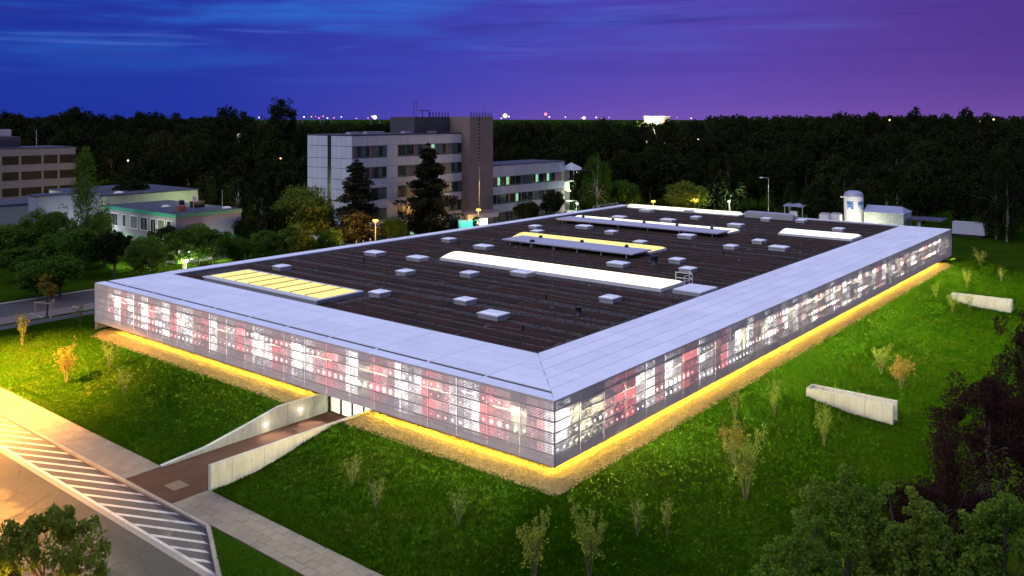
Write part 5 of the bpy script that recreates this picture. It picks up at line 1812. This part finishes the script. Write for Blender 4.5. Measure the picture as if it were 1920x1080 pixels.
# ------------------------------------------------------------------ lights in the woods and on the horizon
def far_light(px, py, D, mat, r_b, lab, mast=True, gp='far lights'):
    x, y = ground_at(px, D)
    z = ZC - (py - 221) * D / 1608
    e = empty('far_lamp', (x, y, 0), lab, 'lamp', gp)
    MB().lathe([(.02, z - r_b), (r_b * .8, z - r_b * .6), (r_b, z), (r_b * .8, z + r_b * .6), (.02, z + r_b)], 8, (x, y)).build('lantern', mat, e, True)
    MB().tube([(x, y, 0), (x, y, z - r_b)], max(.1, r_b * .12), 5).build('post', dark_metal, e)
    return e


for (px, py, D, m_, rb, lab) in (
    (240, 301, 232, white_far, .22, 'small white lamp in the wood above the pavilion'),
    (381, 299, 236, white_far, .18, 'upper of two tiny lamps in the wood right of the cream annex'),
    (402, 325, 226, white_far, .18, 'lower of two tiny lamps in the wood right of the cream annex'),
    (526, 297, 240, sodium_far, .22, 'small lamp in the dark trees left of the office end wall'),
    (1309, 261, 262, sodium_far, .22, 'single small lamp in the right wood'),
    (1668, 225, 440, sodium_far, .4, 'yellow lamp just below the treeline of the right wood'),
    (1799, 228, 440, white_far, .38, 'left of three lamps at the right end of the treeline'),
    (1838, 228, 440, sodium_far, .36, 'middle of three lamps at the right end of the treeline'),
    (1863, 224, 440, sodium_far, .45, 'right and brightest of three lamps at the right end of the treeline'),
    (703, 220, 900, white_far, 2.0, 'large bright lamp on the horizon left of the stair core'),
    (947, 217, 900, sodium_far, 2.3, 'large bright lamp on the horizon right of the stair core'),
    (1023, 214, 900, red_far, 1.5, 'red lamp on a tall pole on the horizon'),
    (1095, 221, 900, white_far, 1.5, 'white lamp on the horizon before the floodlit hall'),
):
    far_light(px, py, D, m_, rb, lab)
for (px, D, p_, c_) in ((262, 222, 700, (1.0, .62, .16)), (318, 224, 700, (1.0, .66, .18)), (545, 232, 300, (.8, 1.0, .4)), (1225, 300, 0, OR)):
    if p_:
        x, y = ground_at(px, D)
        e = far_light(px, 221 + (ZC - 6.5) * 1608 / D, D, sodium_far, .18, {262: 'lamp glowing on yellow foliage above the pavilion roof', 318: 'lamp glowing on foliage right of its yellow neighbour', 545: 'lamp hidden in the trees beside the big round tree'}[px])
        point_light('lamp_light', (x - 1.0, y - 1.0, 6.5), p_ * 7, c_, e, .3)
# refinery-like cluster of lights and stacks on the horizon
rk = random.Random(3)
for k in range(10):
    px = 560 + k * 10 + rk.uniform(-3, 3) if k < 7 else 640 + k * 8
    h_ = rk.uniform(26, 36); D = 1400
    x, y = ground_at(px, D)
    e = empty('lit_stack', (x, y, 0), 'slender lit works stack among the horizon lights left of the office', 'stack', 'stacks on the horizon')
    MB().tube([(x, y, 0), (x, y, h_)], [1.0, .6], 6).build('shaft', far_clad, e)
    for q in range(3):
        z = h_ - .5 - q * rk.uniform(2.0, 4.5)
        MB().lathe([(.05, z - .7), (.5, z), (.05, z + .7)], 6, (x, y)).build('stack_light', (red_far if q == 0 and k % 2 else white_far), e)
for k, px in enumerate((486, 512, 548, 570, 584, 592, 598, 606, 614, 626, 640, 668, 698, 940, 954, 1030, 1090, 690, 737, 764, 918, 1060, 1118, 1128, 1142, 1270, 1296, 1352, 1372)):
    far_light(px, 220 + rk.uniform(-2, 2), 1200, rk.choice([white_far, sodium_far, sodium_far, red_far]), rk.uniform(.5, .95), 'tiny town light along the horizon', gp='town lights')
# floodlit hall on the horizon
x, y = ground_at(1232, 820)
fh = empty('floodlit_hall', (x, y, 0), 'pale floodlit building on the horizon above the woods', 'building')
box('wall', x - 9, x + 9, y - 9, y + 9, 0, 25.4, cream_wall, fh)
box('roof', x - 9.3, x + 9.3, y - 9.3, y + 9.3, 25.405, 26.0, frame_white, fh)
for (px_, r_b, mt) in ((1212, 1.7, white_far), (1246, 1.2, red_far)):
    xa, ya = ground_at(px_, 800)
    MB().lathe([(.05, 24 - r_b), (r_b, 24), (.05, 24 + r_b)], 8, (xa, ya)).tube([(xa, ya, 0), (xa, ya, 22)], .3, 5).build('floodlight', mt, fh)
xa, ya = ground_at(1214, 795)
point_light('flood', (xa, ya, 24.5), 150000, (1.0, .95, .8), fh, 1.0)
xa, ya = ground_at(1235, 790)
point_light('flood', (xa, ya, 25.5), 150000, (1.0, .9, .75), fh, 1.0)
